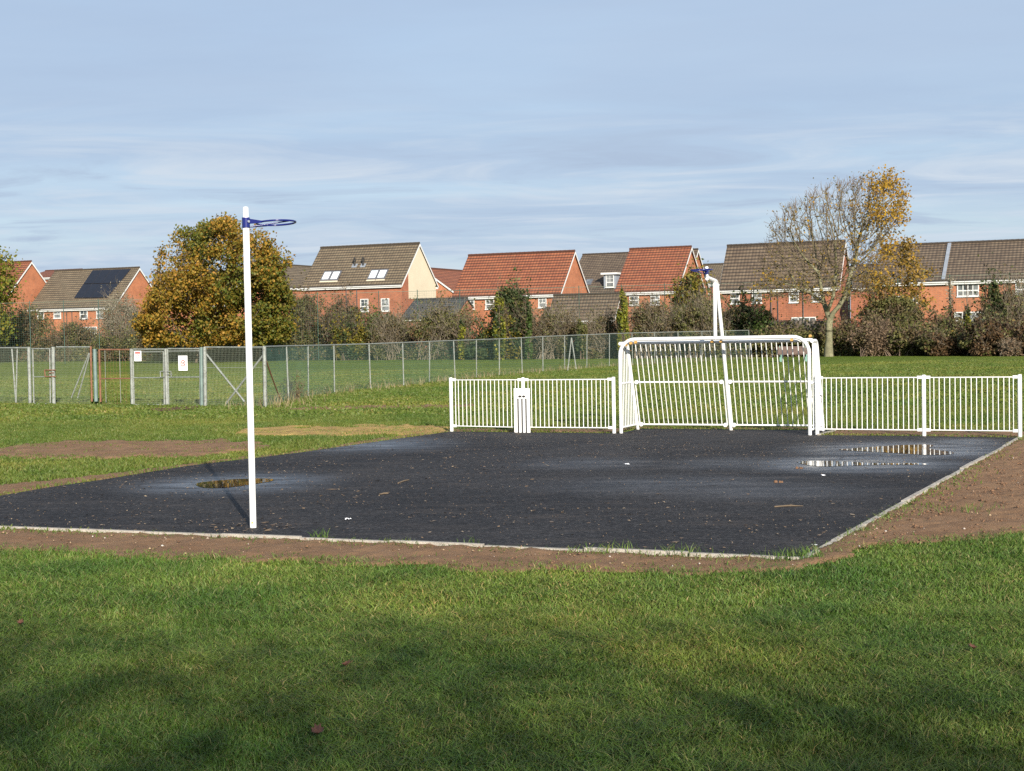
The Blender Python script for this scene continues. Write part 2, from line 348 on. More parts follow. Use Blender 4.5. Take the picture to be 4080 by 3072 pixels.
def court_mat():
    m, nt, N, L, b = new_mat('damp_black_asphalt')
    tc = node(nt, 'ShaderNodeTexCoord'); pos = tc.outputs['Object']
    n1 = node(nt, 'ShaderNodeTexNoise', i_Scale=0.35, i_Detail=7.0, i_Roughness=0.65); L.new(pos, n1.inputs['Vector'])
    n2 = node(nt, 'ShaderNodeTexNoise', i_Scale=26.0, i_Detail=6.0, i_Roughness=0.85); L.new(pos, n2.inputs['Vector'])
    mp = node(nt, 'ShaderNodeMapping'); mp.inputs['Rotation'].default_value = (0, 0, 0.4); mp.inputs['Scale'].default_value = (1.0, 3.5, 1); L.new(pos, mp.inputs['Vector'])
    n3 = node(nt, 'ShaderNodeTexNoise', i_Scale=0.9, i_Detail=8.0, i_Roughness=0.7); L.new(mp.outputs[0], n3.inputs['Vector'])
    r1 = ramp(nt, [(0.35, (0.018, 0.017, 0.0175)), (0.7, (0.036, 0.0335, 0.033))]); L.new(n1.outputs['Fac'], r1.inputs['Fac'])
    r2 = ramp(nt, [(0.38, 0.35), (0.52, 0.95), (0.64, 2.9)]); L.new(n2.outputs['Fac'], r2.inputs['Fac'])
    mx = node(nt, 'ShaderNodeMix', data_type='RGBA', blend_type='MULTIPLY'); mx.inputs[0].default_value = 1; L.new(r1.outputs['Color'], mx.inputs[6]); L.new(r2.outputs['Color'], mx.inputs[7])
    # dry mud film
    r3 = ramp(nt, [(0.50, 0.0), (0.74, 0.7)]); L.new(n3.outputs['Fac'], r3.inputs['Fac'])
    mud = node(nt, 'ShaderNodeMix', data_type='RGBA'); L.new(r3.outputs['Color'], mud.inputs[0]); L.new(mx.outputs[2], mud.inputs[6]); mud.inputs[7].default_value = (0.066, 0.055, 0.048, 1)
    L.new(mud.outputs[2], b.inputs['Base Color'])
    # damp film round the puddles: the surface gets glossier towards standing water
    wet = None
    spots = [((930, 1930), 2.0, 1.25), ((3600, 1797), 2.6, 1.5), ((3400, 1852), 2.4, 1.2), ((1500, 1775), 2.2, 1.6), ((3850, 1765), 1.0, .8), ((2700, 1935), 2.6, 1.0), ((3050, 1960), 2.0, 0.9), ((3000, 1850), 2.2, 0.9), ((2350, 1850), 1.8, 0.9)]
    amps = [1, 1.1, 1.1, 0.75, .8, 0.36, .32, .4, .32]
    for (px, sx, sy), am in zip(spots, amps):
        c = P(*px)
        v = node(nt, 'ShaderNodeVectorMath', operation='SUBTRACT'); L.new(pos, v.inputs[0]); v.inputs[1].default_value = (c.x, c.y, 0)
        s2 = node(nt, 'ShaderNodeVectorMath', operation='DIVIDE'); L.new(v.outputs[0], s2.inputs[0]); s2.inputs[1].default_value = (sx * .8, sy * 1.45, 1)
        ln = node(nt, 'ShaderNodeVectorMath', operation='LENGTH'); L.new(s2.outputs[0], ln.inputs[0])
        mr = node(nt, 'ShaderNodeMapRange', interpolation_type='SMOOTHSTEP'); mr.inputs['From Min'].default_value = 1.1; mr.inputs['From Max'].default_value = 0.12; mr.inputs['To Max'].default_value = am
        L.new(ln.outputs['Value'], mr.inputs['Value'])
        if wet is None: wet = mr.outputs[0]
        else:
            mm = node(nt, 'ShaderNodeMath', operation='MAXIMUM'); L.new(wet, mm.inputs[0]); L.new(mr.outputs[0], mm.inputs[1]); wet = mm.outputs[0]
    nm = node(nt, 'ShaderNodeMapRange'); nm.inputs['From Min'].default_value = 0.32; nm.inputs['From Max'].default_value = 0.62; nm.inputs['To Min'].default_value = 0.25; nm.inputs['To Max'].default_value = 1.15; L.new(n3.outputs['Fac'], nm.inputs['Value'])
    w2 = node(nt, 'ShaderNodeMath', operation='MULTIPLY', use_clamp=True); L.new(wet, w2.inputs[0]); L.new(nm.outputs[0], w2.inputs[1])
    rr = node(nt, 'ShaderNodeMapRange'); rr.inputs['To Min'].default_value = 0.7; rr.inputs['To Max'].default_value = 0.20; L.new(w2.outputs[0], rr.inputs['Value'])
    L.new(rr.outputs[0], b.inputs['Roughness'])
    sp = node(nt, 'ShaderNodeMapRange'); sp.inputs['To Min'].default_value = 0.10; sp.inputs['To Max'].default_value = 0.9; L.new(w2.outputs[0], sp.inputs['Value'])
    L.new(sp.outputs[0], b.inputs['Specular IOR Level'])
    bs = node(nt, 'ShaderNodeMapRange'); bs.inputs['To Min'].default_value = 0.8; bs.inputs['To Max'].default_value = 0.06; L.new(w2.outputs[0], bs.inputs['Value'])
    bp = node(nt, 'ShaderNodeBump', i_Distance=0.01); L.new(bs.outputs[0], bp.inputs['Strength']); L.new(n2.outputs['Fac'], bp.inputs['Height']); L.new(bp.outputs['Normal'], b.inputs['Normal'])
    return m
M['court'] = court_mat()
def water_mat():
    m, nt, N, L, b = new_mat('puddle_water')
    b.inputs['Base Color'].default_value = (0.03, 0.028, 0.026, 1); b.inputs['Roughness'].default_value = 0.012; b.inputs['IOR'].default_value = 1.33
    b.inputs['Specular IOR Level'].default_value = 0.9
    tc = node(nt, 'ShaderNodeTexCoord'); n = node(nt, 'ShaderNodeTexNoise', i_Scale=5.0, i_Detail=2.0); L.new(tc.outputs['Object'], n.inputs['Vector'])
    bp = node(nt, 'ShaderNodeBump', i_Strength=0.02, i_Distance=0.01); L.new(n.outputs['Fac'], bp.inputs['Height']); L.new(bp.outputs['Normal'], b.inputs['Normal'])
    return m
M['water'] = water_mat()

# ------------------------------------------------------------------ setting
g = MB(); S_ = 1500
g.quad([(-S_, -S_, 0), (S_, -S_, 0), (S_, S_, 0), (-S_, S_, 0)])
tag(g.build('ground', M['ground']), 'wide level field of autumn grass', None, None, 'structure')

def flat(name, pts, z, mat, kind='structure'):
    b_ = MB(); b_.quad([(p.x, p.y, z) for p in pts]); me = b_.build(name, mat)
    import bmesh
    bm = bmesh.new(); bm.from_mesh(me.data); bmesh.ops.triangulate(bm, faces=bm.faces[:]); 
    for f in bm.faces:
        if f.normal.z < 0: f.normal_flip()
    bm.to_mesh(me.data); bm.free()
    me['kind'] = kind; return me
tag(flat('court', court, 0.016, M['court']), 'black damp asphalt ball court with puddles')
for k, q in puddles_px.items():
    pts = smooth_loop([P(*a) for a in q], 4)
    lab = {'oak': 'puddle in front of the lone netball post, mirroring the oak', 'rail': 'widest puddle, close to the low rails, mirroring their bars',
           'post': 'long narrow puddle nearer than the widest one, at the right of the court'}[k]
    tag(flat('puddle', pts, 0.020, M['water']), lab)

def soil_patch(name, poly, mat, cell, z0, amp, label, edge=0.10):
    xs = [p.x for p in poly]; ys = [p.y for p in poly]
    gx = np.arange(min(xs) - cell, max(xs) + cell, cell); gy = np.arange(min(ys) - cell, max(ys) + cell, cell * 1.3)
    X, Y = np.meshgrid(gx, gy, indexing='ij')
    Z = z0 + amp * (vnoise(X, Y, 0.22) - 0.35) + amp * 0.8 * (vnoise(X, Y, 0.09, 5) - 0.5) + amp * .6 * (vnoise(X, Y, 0.9, 9) - .5)
    Z = np.maximum(Z, z0 * 0.4)
    cx = X[:-1, :-1] + cell / 2; cy = Y[:-1, :-1] + cell * .65
    jx = cx + edge * (vnoise(cx, cy, 0.35, 3) - .5) * 2; jy = cy + edge * 2 * (vnoise(cx, cy, 0.35, 7) - .5) * 2
    ok = inside(poly, jx, jy) & ~inside(court, cx, cy)
    nx, ny = X.shape; idx = np.arange(nx * ny).reshape(nx, ny)
    F = np.stack([idx[:-1, :-1][ok], idx[1:, :-1][ok], idx[1:, 1:][ok], idx[:-1, 1:][ok]], 1)
    used, inv = np.unique(F, return_inverse=True)
    V = np.stack([X.ravel(), Y.ravel(), Z.ravel()], 1)[used]
    V[np.bincount(inv.ravel()) < 4, 2] = -0.012
    o = np_mesh(name, V, inv.reshape(F.shape), mat, smooth=True); tag(o, label, None, None, 'structure'); return o

front_soil = [P(*q) for q in [(-420, 2090), (0, 2104), (1200, 2147), (2200, 2186), (3180, 2230), (3330, 2150), (3437, 2095), (3784, 1902), (4061, 1744), (4300, 1740), (4900, 1780), (5200, 2010), (4500, 2085),
             (4080, 2130), (3900, 2154), (3784, 2166), (3600, 2178), (3465, 2188), (3379, 2209), (3292, 2248), (3147, 2276), (2800, 2290), (2300, 2281), (1900, 2273), (1246, 2240), (600, 2222), (0, 2198), (-420, 2188)]]
soil_patch('soil', front_soil, M['soil'], 0.028, 0.012, 0.027, 'bare brown topsoil strip along the near and right kerbs')
left_soil = [P(*q) for q in [(-420, 2036), (0, 1976), (190, 1944), (380, 1917), (749, 1857), (1200, 1803), (1500, 1760), (1800, 1719), (2086, 1723), (2462, 1727), (2552, 1708), (2925, 1711), (3331, 1714), (3262, 1733), (3682, 1738), (4061, 1743),
             (4200, 1735), (4061, 1722), (3682, 1719), (3400, 1712), (3331, 1706), (2925, 1706), (2552, 1703), (2462, 1711), (2086, 1711), (1800, 1709), (1700, 1722), (1500, 1750), (1200, 1795), (749, 1848), (380, 1895), (190, 1915), (0, 1930), (-420, 1990)]]
soil_patch('soil', left_soil, M['soil'], 0.05, 0.01, 0.02, 'narrow brown soil margin along the far and left court edges', 0.08)
brown = [P(x / 1.843, 1600 + y / 1.843) for x, y in [(-500, 360), (0, 345), (200, 315), (600, 295), (1100, 285), (1600, 280), (1830, 300), (1970, 332), (1970, 345), (1830, 365), (1400, 405), (1100, 415), (600, 425), (0, 415), (-500, 420)]]
soil_patch('soil', brown, M['soil'], 0.06, 0.02, 0.03, 'long bare brown soil patch in the grass left of the court', 0.25)
straw = [P(1000 + x / 2.458, 1300 + y / 2.458) for x, y in [(-190, 1040), (40, 1015), (300, 1000), (700, 992), (1100, 972), (1500, 975), (1800, 990), (1950, 1005), (1880, 1035), (1620, 1065), (1450, 1062), (1100, 1068), (700, 1080), (300, 1085), (40, 1078)]]
soil_patch('soil', straw, M['straw'], 0.07, 0.02, 0.035, 'straw coloured dead grass patch beside the court corner', 0.3)
strip = [P(1000 + x / 2.458, 1300 + y / 2.458) for x, y in [(330, 812), (600, 790), (1000, 778), (1500, 772), (1990, 766), (2200, 770), (2200, 790), (1900, 795), (1500, 795), (1000, 808), (600, 818), (400, 822)]]
soil_patch('soil', strip, M['soil'], 0.08, 0.015, 0.02, 'thin worn brown strip in the grass behind the straw patch', 0.25)

tag(flat('path', [P(590, 1632), P(660, 1624), P(745, 1618), P(800, 1618), P(770, 1630), P(700, 1636), P(630, 1640)], 0.012, M['soil_dark']), 'small dark trodden patch under the gate with the no dogs sign')
# kerbs: short concrete edging lengths
def kerb(line, label):
    b_ = MB(); 
    for a, c in zip(line[:-1], line[1:]):
        d = (c - a); L_ = d.length; n = max(1, round(L_ / 0.915)); d.normalize(); s_ = Vector((-d.y, d.x, 0))
        for i in range(n):
            l = L_ / n; ce = a + d * (l * (i + .5)) + s_ * rnd.uniform(-.011, .011)
            h = 0.033 + rnd.uniform(-.009, .009)
            b_.box((ce.x, ce.y, h / 2), (l - 0.014, 0.05, h), (d, s_, Vector((0, 0, 1))))
    o = b_.build('kerb', M['kerb']); tag(o, label, None, None, 'structure')
kerb([P(-420, 2098), P(0, 2109), P(1200, 2153), P(3188, 2237)], 'pale concrete edging along the near side of the court')
kerb([P(3190, 2236), P(3437, 2100), P(3784, 1906), P(4066, 1747)], 'pale concrete edging along the right side of the court')
kerb([P(3264, 1738), P(3333, 1719)], 'short concrete edging beside the goal bay')

# loose clods and specks
def clods(name, poly, n, smin, smax, mat, label, notin=None):
    xs = [p.x for p in poly]; ys = [p.y for p in poly]
    x = rng.uniform(min(xs), max(xs), n); y = rng.uniform(min(ys), max(ys), n)
    ok = inside(poly, x, y)
    if notin: ok &= ~inside(notin, x, y)
    x = x[ok]; y = y[ok]; n = len(x); s = smin + (smax - smin) * rng.random(n) ** 4
    base = np.array([(1, 0, 0), (-1, 0, 0), (0, 1, 0), (0, -1, 0), (0, 0, .8), (0, 0, -.5)])
    V = base[None] * s[:, None, None] * (0.6 + 0.7 * rng.random((n, 6, 1)))
    a = rng.uniform(0, 6.28, n); c, s_ = np.cos(a)[:, None], np.sin(a)[:, None]
    V = np.stack([V[..., 0] * c - V[..., 1] * s_, V[..., 0] * s_ + V[..., 1] * c, V[..., 2]], 2) + np.stack([x, y, s * .2 + .018], 1)[:, None]
    f = np.array([(0, 2, 4), (2, 1, 4), (1, 3, 4), (3, 0, 4), (2, 0, 5), (1, 2, 5), (3, 1, 5), (0, 3, 5)])
    F = f[None] + (np.arange(n) * 6)[:, None, None]
    o = np_mesh(name, V.reshape(-1, 3), F.reshape(-1, 3), mat); tag(o, label, None, None, 'stuff')
right_soil = [p for p in front_soil if p.x > 1.5]
clods('soil_clods', front_soil, 15000, 0.005, 0.019, M['clod'], 'fine crumbs of dark soil', court)
clods('soil_clods', right_soil, 15000, 0.005, 0.024, M['clod'], 'loose crumbs of dark soil', court)
M['stone_bits'] = leaf_mat('pale_stone_bits', [(0.32, 0.26, 0.2), (0.16, 0.09, 0.05), (0.4, 0.3, 0.18), (0.22, 0.13, 0.07), (0.45, 0.42, 0.38)], 0.0)
clods('gravel', front_soil, 2800, 0.006, 0.018, M['stone_bits'], 'small pale stones and straw bits on the soil', court)

def flecks(name, poly, n, mat, label, l0, l1, w, z, dens=None):
    xs = [p.x for p in poly]; ys = [p.y for p in poly]
    x = rng.uniform(min(xs), max(xs), n); y = rng.uniform(min(ys), max(ys), n); ok = inside(poly, x, y)
    if dens is not None: ok &= rng.random(n) < dens(x, y)
    x, y = x[ok], y[ok]; n = len(x)
    l = l0 + (l1 - l0) * rng.random(n) ** 5; wd = np.minimum(w * (0.5 + rng.random(n)), l)
    a = rng.uniform(0, 6.28, n); ca, sa = np.cos(a), np.sin(a)
    q = np.array([(-1, 0), (0, -1), (1, 0), (0, 1)])
    lx = q[None, :, 0] * l[:, None] * .5; ly = q[None, :, 1] * wd[:, None] * .5
    V = np.stack([x[:, None] + lx * ca[:, None] - ly * sa[:, None], y[:, None] + lx * sa[:, None] + ly * ca[:, None], z + rng.random((n, 4)) * .012], 2)
    F = np.arange(n * 4).reshape(n, 4)
    o = np_mesh(name, V.reshape(-1, 3), F, mat); tag(o, label, None, None, 'stuff')
M['fleck'] = leaf_mat('dry_leaf_flecks', [(0.12, 0.08, 0.05), (0.08, 0.056, 0.038), (0.17, 0.115, 0.065), (0.10, 0.075, 0.058), (0.30, 0.23, 0.15)], 0.0)
_left_in = lambda x, y: np.clip(0.25 + 0.75 * vnoise(x, y, 1.4, 21) ** 2 * 1.8 - 0.02 * x, 0.05, 1)
flecks('debris', court, 20000, M['fleck'], 'specks of leaf, soil and grit scattered on the asphalt', 0.008, 0.055, 0.018, 0.022, _left_in)
flecks('debris', court, 500, M['fleck'], 'muddy scuffs and flattened dead leaves on the asphalt', 0.05, 0.26, 0.035, 0.019, _left_in)
_pb = P(1009, 2108)
flecks('debris', [_pb + Vector((math.cos(k) * .5, math.sin(k) * .35, 0)) for k in np.arange(0, 6.2, .4)], 160, M['fleck'], 'mud crumbs round the foot of the netball post', 0.01, 0.12, 0.03, 0.021)

# ------------------------------------------------------------------ grass
def blades(x, y, h, w, lean):
    n = len(x); a = rng.uniform(0, 2 * math.pi, n); b = rng.uniform(0, 2 * math.pi, n)
    dx, dy = np.cos(a), np.sin(a); l = lean * (0.3 + rng.random(n))
    lx, ly = np.cos(b) * l, np.sin(b) * l
    V = np.zeros((n, 5, 3), np.float32)
    for k, (t, sgn, ws) in enumerate([(0, -1, 1), (0, 1, 1), (.55, 1, .85), (.55, -1, .85), (1, 0, 0)]):
        hh = h * (t - 0.25 * t * t * np.minimum(l, 1.2)); off = h * t ** 1.7
        V[:, k, 0] = x + dx * w * ws * sgn * .5 + lx * off
        V[:, k, 1] = y + dy * w * ws * sgn * .5 + ly * off
        V[:, k, 2] = hh - (0.01 if t == 0 else 0)
    i = (np.arange(n) * 5)[:, None, None]
    F = (np.array([(0, 1, 2), (0, 2, 3), (3, 2, 4)])[None] + i).reshape(-1, 3)
    return V.reshape(-1, 3), F
soils = [(front_soil, 1.5, None), (left_soil, 1.2, None), (brown, 2.6, .9), (straw, 3.4, .8), (strip, 3.0, .7), ([P(590, 1632), P(660, 1624), P(745, 1618), P(800, 1618), P(770, 1630), P(700, 1636), P(630, 1640)], 1.5, .9)]
def free(x, y, j=0.1):
    jx = x + rng.normal(0, j, len(x)); jy = y + rng.normal(0, j * 1.3, len(x))
    ok = ~inside(court, x, y)
    for s_, w_, k_ in soils:
        q = inside(s_, x + (jx - x) * w_, y + (jy - y) * w_ * 1.3)
        if k_: q &= rng.random(len(x)) < k_
        ok &= ~q
    return ok
def wedge(n, y0, y1, k=0.40, pad=0.7):
    y = np.sqrt(rng.uniform(y0 ** 2, y1 ** 2, n)); x = rng.uniform(-1, 1, n) * (k * y + pad); return x, y
def grass_mat(name, cols, patch):
    m, nt, N, L, b = new_mat(name)
    g_ = node(nt, 'ShaderNodeNewGeometry'); tc = node(nt, 'ShaderNodeTexCoord')
    st = [(i / (len(cols) - 1), c) for i, c in enumerate(cols)]
    r = ramp(nt, st); L.new(g_.outputs['Random Per Island'], r.inputs['Fac'])
    n1 = node(nt, 'ShaderNodeTexNoise', i_Scale=0.7, i_Detail=5.0, i_Roughness=0.6); L.new(tc.outputs['Object'], n1.inputs['Vector'])
    r1 = ramp(nt, [(0.35, patch[0]), (0.68, patch[1])]); L.new(n1.outputs['Fac'], r1.inputs['Fac'])
    mx = node(nt, 'ShaderNodeMix', data_type='RGBA', blend_type='MULTIPLY'); mx.inputs[0].default_value = 1; L.new(r.outputs['Color'], mx.inputs[6]); L.new(r1.outputs['Color'], mx.inputs[7])
    n4 = node(nt, 'ShaderNodeTexNoise', i_Scale=0.17, i_Detail=7.0, i_Roughness=0.65); L.new(tc.outputs['Object'], n4.inputs['Vector'])
    r4 = ramp(nt, [(0.34, (0.70, 0.84, 0.72)), (0.5, (1.0, 1.0, 1.0)), (0.66, (1.30, 1.10, 1.0))]); L.new(n4.outputs['Fac'], r4.inputs['Fac'])
    m4 = node(nt, 'ShaderNodeMix', data_type='RGBA', blend_type='MULTIPLY'); m4.inputs[0].default_value = 1; L.new(mx.outputs[2], m4.inputs[6]); L.new(r4.outputs['Color'], m4.inputs[7]); mx = m4
    L.new(mx.outputs[2], b.inputs['Base Color']); b.inputs['Roughness'].default_value = 0.55; b.inputs['Specular IOR Level'].default_value = 0.3
    t = node(nt, 'ShaderNodeBsdfTranslucent'); L.new(mx.outputs[2], t.inputs['Color'])
    ms = node(nt, 'ShaderNodeMixShader', i_Fac=0.3); L.new(b.outputs[0], ms.inputs[1]); L.new(t.outputs[0], ms.inputs[2]); L.new(ms.outputs[0], N['Material Output'].inputs['Surface'])
    return m
G = [(0.036, 0.074, 0.012), (0.112, 0.195, 0.029), (0.140, 0.220, 0.038), (0.060, 0.118, 0.019), (0.190, 0.255, 0.066), (0.072, 0.140, 0.022), (0.126, 0.186, 0.036), (0.165, 0.175, 0.055), (0.036, 0.07, 0.012), (0.36, 0.29, 0.13)]
M['grass_near'] = grass_mat('near_grass_blades', G, ((0.60, 0.72, 0.62), (1.28, 1.15, 1.05)))
G2 = [(0.084, 0.130, 0.020), (0.102, 0.146, 0.026), (0.114, 0.150, 0.030), (0.090, 0.127, 0.023), (0.130, 0.162, 0.040), (0.108, 0.138, 0.030), (0.20, 0.18, 0.065)]
M['grass_mid'] = grass_mat('field_grass_blades', G2, ((0.75, 0.86, 0.7), (1.25, 1.12, 1.05)))

V_, F_, o_ = [], [], 0
def add(x, y, h, w, lean):
    global o_
    v, f = blades(x, y, h, w, lean); V_.append(v); F_.append(f + o_); o_ += len(v)
x, y = wedge(340000, 5.2, 9.6); ok = free(x, y); x, y = x[ok], y[ok]
tuft = vnoise(x, y, 0.22, 2) * .6 + vnoise(x, y, .6, 12) * .4; hh = (0.024 + 0.042 * rng.random(len(x)) ** 1.8) * (0.32 + 1.3 * tuft)
add(x, y, hh, 0.0036 + 0.0032 * rng.random(len(x)), 1.0 + 1.1 * vnoise(x, y, .5, 31))
x, y = wedge(290000, 9.6, 15.0, .40, 1.0); ok = free(x, y, .09); x, y = x[ok], y[ok]
tuft = vnoise(x, y, 0.3, 2) * .6 + vnoise(x, y, .8, 12) * .4; hh = (0.026 + 0.044 * rng.random(len(x)) ** 1.6) * (0.42 + 1.15 * tuft)
add(x, y, hh, 0.0048 + 0.0036 * rng.random(len(x)), .9 + .9 * vnoise(x, y, .6, 31))
tag(np_mesh('grass', np.concatenate(V_), np.concatenate(F_), M['grass_near']), 'short tufty lawn grass in the foreground', None, None, 'stuff')
V_, F_, o_ = [], [], 0
x, y = wedge(430000, 14.0, 34.0, .42, 1.5); ok = free(x, y, .12); x, y = x[ok], y[ok]
hh = (0.028 + 0.035 * rng.random(len(x))) * (0.6 + 0.75 * vnoise(x, y, 0.5, 2))
add(x, y, hh, 0.011 + 0.010 * rng.random(len(x)), 0.8)
x, y = wedge(380000, 34.0, 80.0, .42, 2.0); ok = free(x, y, .2); x, y = x[ok], y[ok]
hh = (0.032 + 0.035 * rng.random(len(x))) * (0.6 + 0.8 * vnoise(x, y, 0.9, 2))
add(x, y, hh, 0.03 + 0.03 * rng.random(len(x)), 0.8)
tag(np_mesh('grass', np.concatenate(V_), np.concatenate(F_), M['grass_mid']), 'mown field grass beyond and beside the court', None, None, 'stuff')

# weedy tufts along the kerbs and dead stalks at the foot of the long mesh fence
V_, F_, o_ = [], [], 0
for (px, py, n, sp) in [(2425, 2205, 90, .12), (2700, 2217, 70, .14), (1280, 2150, 40, .06), (3170, 2236, 160, .16), (3230, 2215, 60, .1), (1870, 2172, 12, .04), (3840, 2040, 60, .25), (3120, 2232, 40, .08)]:
    c = P(px, py); add(c.x + rng.normal(0, sp, n), c.y + rng.normal(0, sp * .5, n), 0.04 + .1 * rng.random(n), np.full(n, .006), 0.7)
tag(np_mesh('weeds', np.concatenate(V_), np.concatenate(F_), M['grass_near']), 'sprigs of grass growing along the kerb', None, None, 'stuff')

fence_ctrl = [(1055, 1619), (1303, 1569), (1610, 1537), (1954, 1500), (2285, 1471), (2650, 1447), (3022, 1428)]
fc = [P(*q) for q in fence_ctrl]
def resample(pts, step):
    out = [pts[0].copy()]; acc = 0
    for a, b in zip(pts[:-1], pts[1:]):
        L_ = (b - a).length; t = step - acc
        while t <= L_: out.append(a.lerp(b, t / L_)); t += step
        acc = (acc + L_) % step
    return out
# catmull the fence line
dense = []
for i in range(len(fc) - 1):
    p0 = fc[max(i - 1, 0)]; p1 = fc[i]; p2 = fc[i + 1]; p3 = fc[min(i + 2, len(fc) - 1)]
    for j in range(12):
        t = j / 12; dense.append(0.5 * ((2 * p1) + (p2 - p0) * t + (2 * p0 - 5 * p1 + 4 * p2 - p3) * t * t + (3 * p1 - p0 - 3 * p2 + p3) * t ** 3))
dense.append(fc[-1])
fence_posts = resample(dense, 3.0)
V_, F_, o_ = [], [], 0
for p in fence_posts:
    n = 70 if p.y > 45 else 120
    add(p.x + rng.normal(0, .5, n), p.y + rng.normal(0, 1.1, n), 0.12 + .3 * rng.random(n) ** 2, 0.012 + .012 * rng.random(n), 0.5)
M['stalk'] = leaf_mat('dead_grass_stalks', [(0.26, 0.20, 0.11), (0.16, 0.12, 0.06), (0.30, 0.25, 0.15), (0.10, 0.12, 0.03), (0.2, 0.15, 0.08)], .2)
tag(np_mesh('dead_grass', np.concatenate(V_), np.concatenate(F_), M['stalk']), 'long dead grass along the foot of the mesh fence', None, None, 'stuff')
#PART2
# ------------------------------------------------------------------ low white railings and goal
def post_prop(px): return P(*px)
GOAL_L, GOAL_R = P(2475, 1729.5), P(3227, 1737)
gu = (GOAL_R - GOAL_L); GW = gu.length; gu.normalize(); gv = Vector((-gu.y, gu.x, 0)); UP = Vector((0, 0, 1))

def rail_fence(name, label, posts_px, nbars):
    bases = [P(*q[0]) for q in posts_px]; tops = [z_over(b, q[1][1], q[1][0]) for b, q in zip(bases, posts_px)]
    h = sum(tops) / len(tops)
    root = thing(name, label, 'railing', bases[0]); o = bases[0]
    for b in bases:
        mb = MB(); mb.tube([b, b + UP * (h - .012), b + UP * h], [.034, .034, .026], 14); mb.build('post', M['white'], root, o, True)
    for a, c, n in zip(bases[:-1], bases[1:], nbars):
        d = (c - a).normalized(); s_ = Vector((-d.y, d.x, 0)); L_ = (c - a).length
        mb = MB(); za, zb_ = .115, h - .045; pa, pb = a + d * .10, c - d * .10
        mb.tube([pa + UP * za, pb + UP * za, pb + UP * zb_, pa + UP * zb_], .0115, 8, closed=True)
        for z in (za, zb_):
            for e, sg in ((a, 1), (c, -1)):
                mb.box(e + d * (sg * .068) + UP * (z + .004), (.08, .035, .05), (d, s_, UP))
        pn = mb.build('panel', M['white'], root, o, True)
        for i in range(n):
            q = a + d * (.10 + (L_ - .20) * (i + .75) / (n + .5))
            mb = MB(); mb.tube([q + UP * .115, q + UP * (h - .045)], .0078, 8, False); mb.build('bar', M['white'], pn, o, True)
    return bases, h
lb, lh = rail_fence('railing_fence', 'low white bar railing left of the goal with a wicket board at its middle', [((1800, 1721), (1798, 1504)), ((2087, 1727), (2087, 1502)), ((2447, 1729.5), (2446, 1504))], (15, 18))
rb, rh = rail_fence('railing_fence', 'low white bar railing right of the goal mirrored in the puddles', [((3256, 1736), (3256, 1498)), ((3682, 1740.5), (3681, 1491.5)), ((4064, 1745), (4061, 1491))], (18, 15))

# wicket board: white plate with three slots for stumps and two bails
def wicket():
    bl, br_ = P(2054, 1727), P(2117, 1727.5); d = (br_ - bl); w = d.length; d.normalize(); s_ = Vector((-d.y, d.x, 0))
    mid = (bl + br_) / 2 - s_ * 0.05
    hh = z_over(mid, 1547, 2086)
    root = thing('wicket_board', 'white cricket wicket board with dark stump slots on the railing post', 'wicket board', mid)
    e = lambda x, z, y=0: mid + d * x + UP * z - s_ * y
    mb = MB(); zt = hh * 0.775
    xs = [-w / 2, -w * .30, -w * .20, -w * .05, w * .05, w * .20, w * .30, w / 2]
    for i in (0, 2, 4, 6): mb.box(e((xs[i] + xs[i + 1]) / 2, (zt + .02) / 2), (xs[i + 1] - xs[i], .012, zt - .02), (d, s_, UP))
    mb.box(e(0, (zt + hh) / 2), (w, .012, hh - zt), (d, s_, UP))
    pl = mb.build('board', M['white'], root, mid)
    for i in (1, 3, 5):
        mb = MB(); mb.box(e((xs[i] + xs[i + 1]) / 2, zt / 2 + .01, -.009), (xs[i + 1] - xs[i] + .01, .004, zt - .02), (d, s_, UP)); mb.build('stump', M['black'], root, mid)
    for sx in (-1, 1):
        mb = MB(); c = e(sx * w * .12, hh * .82, .0075)
        poly = [c + d * (math.cos(a) * w * .105) + UP * (math.sin(a) * .021) for a in [k * math.pi / 8 for k in range(16)]]
        mb.prism(poly, s_ * .004); mb.build('bail', M['black'], root, mid)
    mb = MB(); mb.tube([e(0, hh * .93, .003), e(0, hh * .93, .012)], .008, 8); mb.build('bolt', M['bolt'], root, mid)
wicket()

def arc(c, a0, a1, r, ex, ez, n=7):
    return [c + ex * (r * math.cos(a0 + (a1 - a0) * k / n)) + ez * (r * math.sin(a0 + (a1 - a0) * k / n)) for k in range(n + 1)]

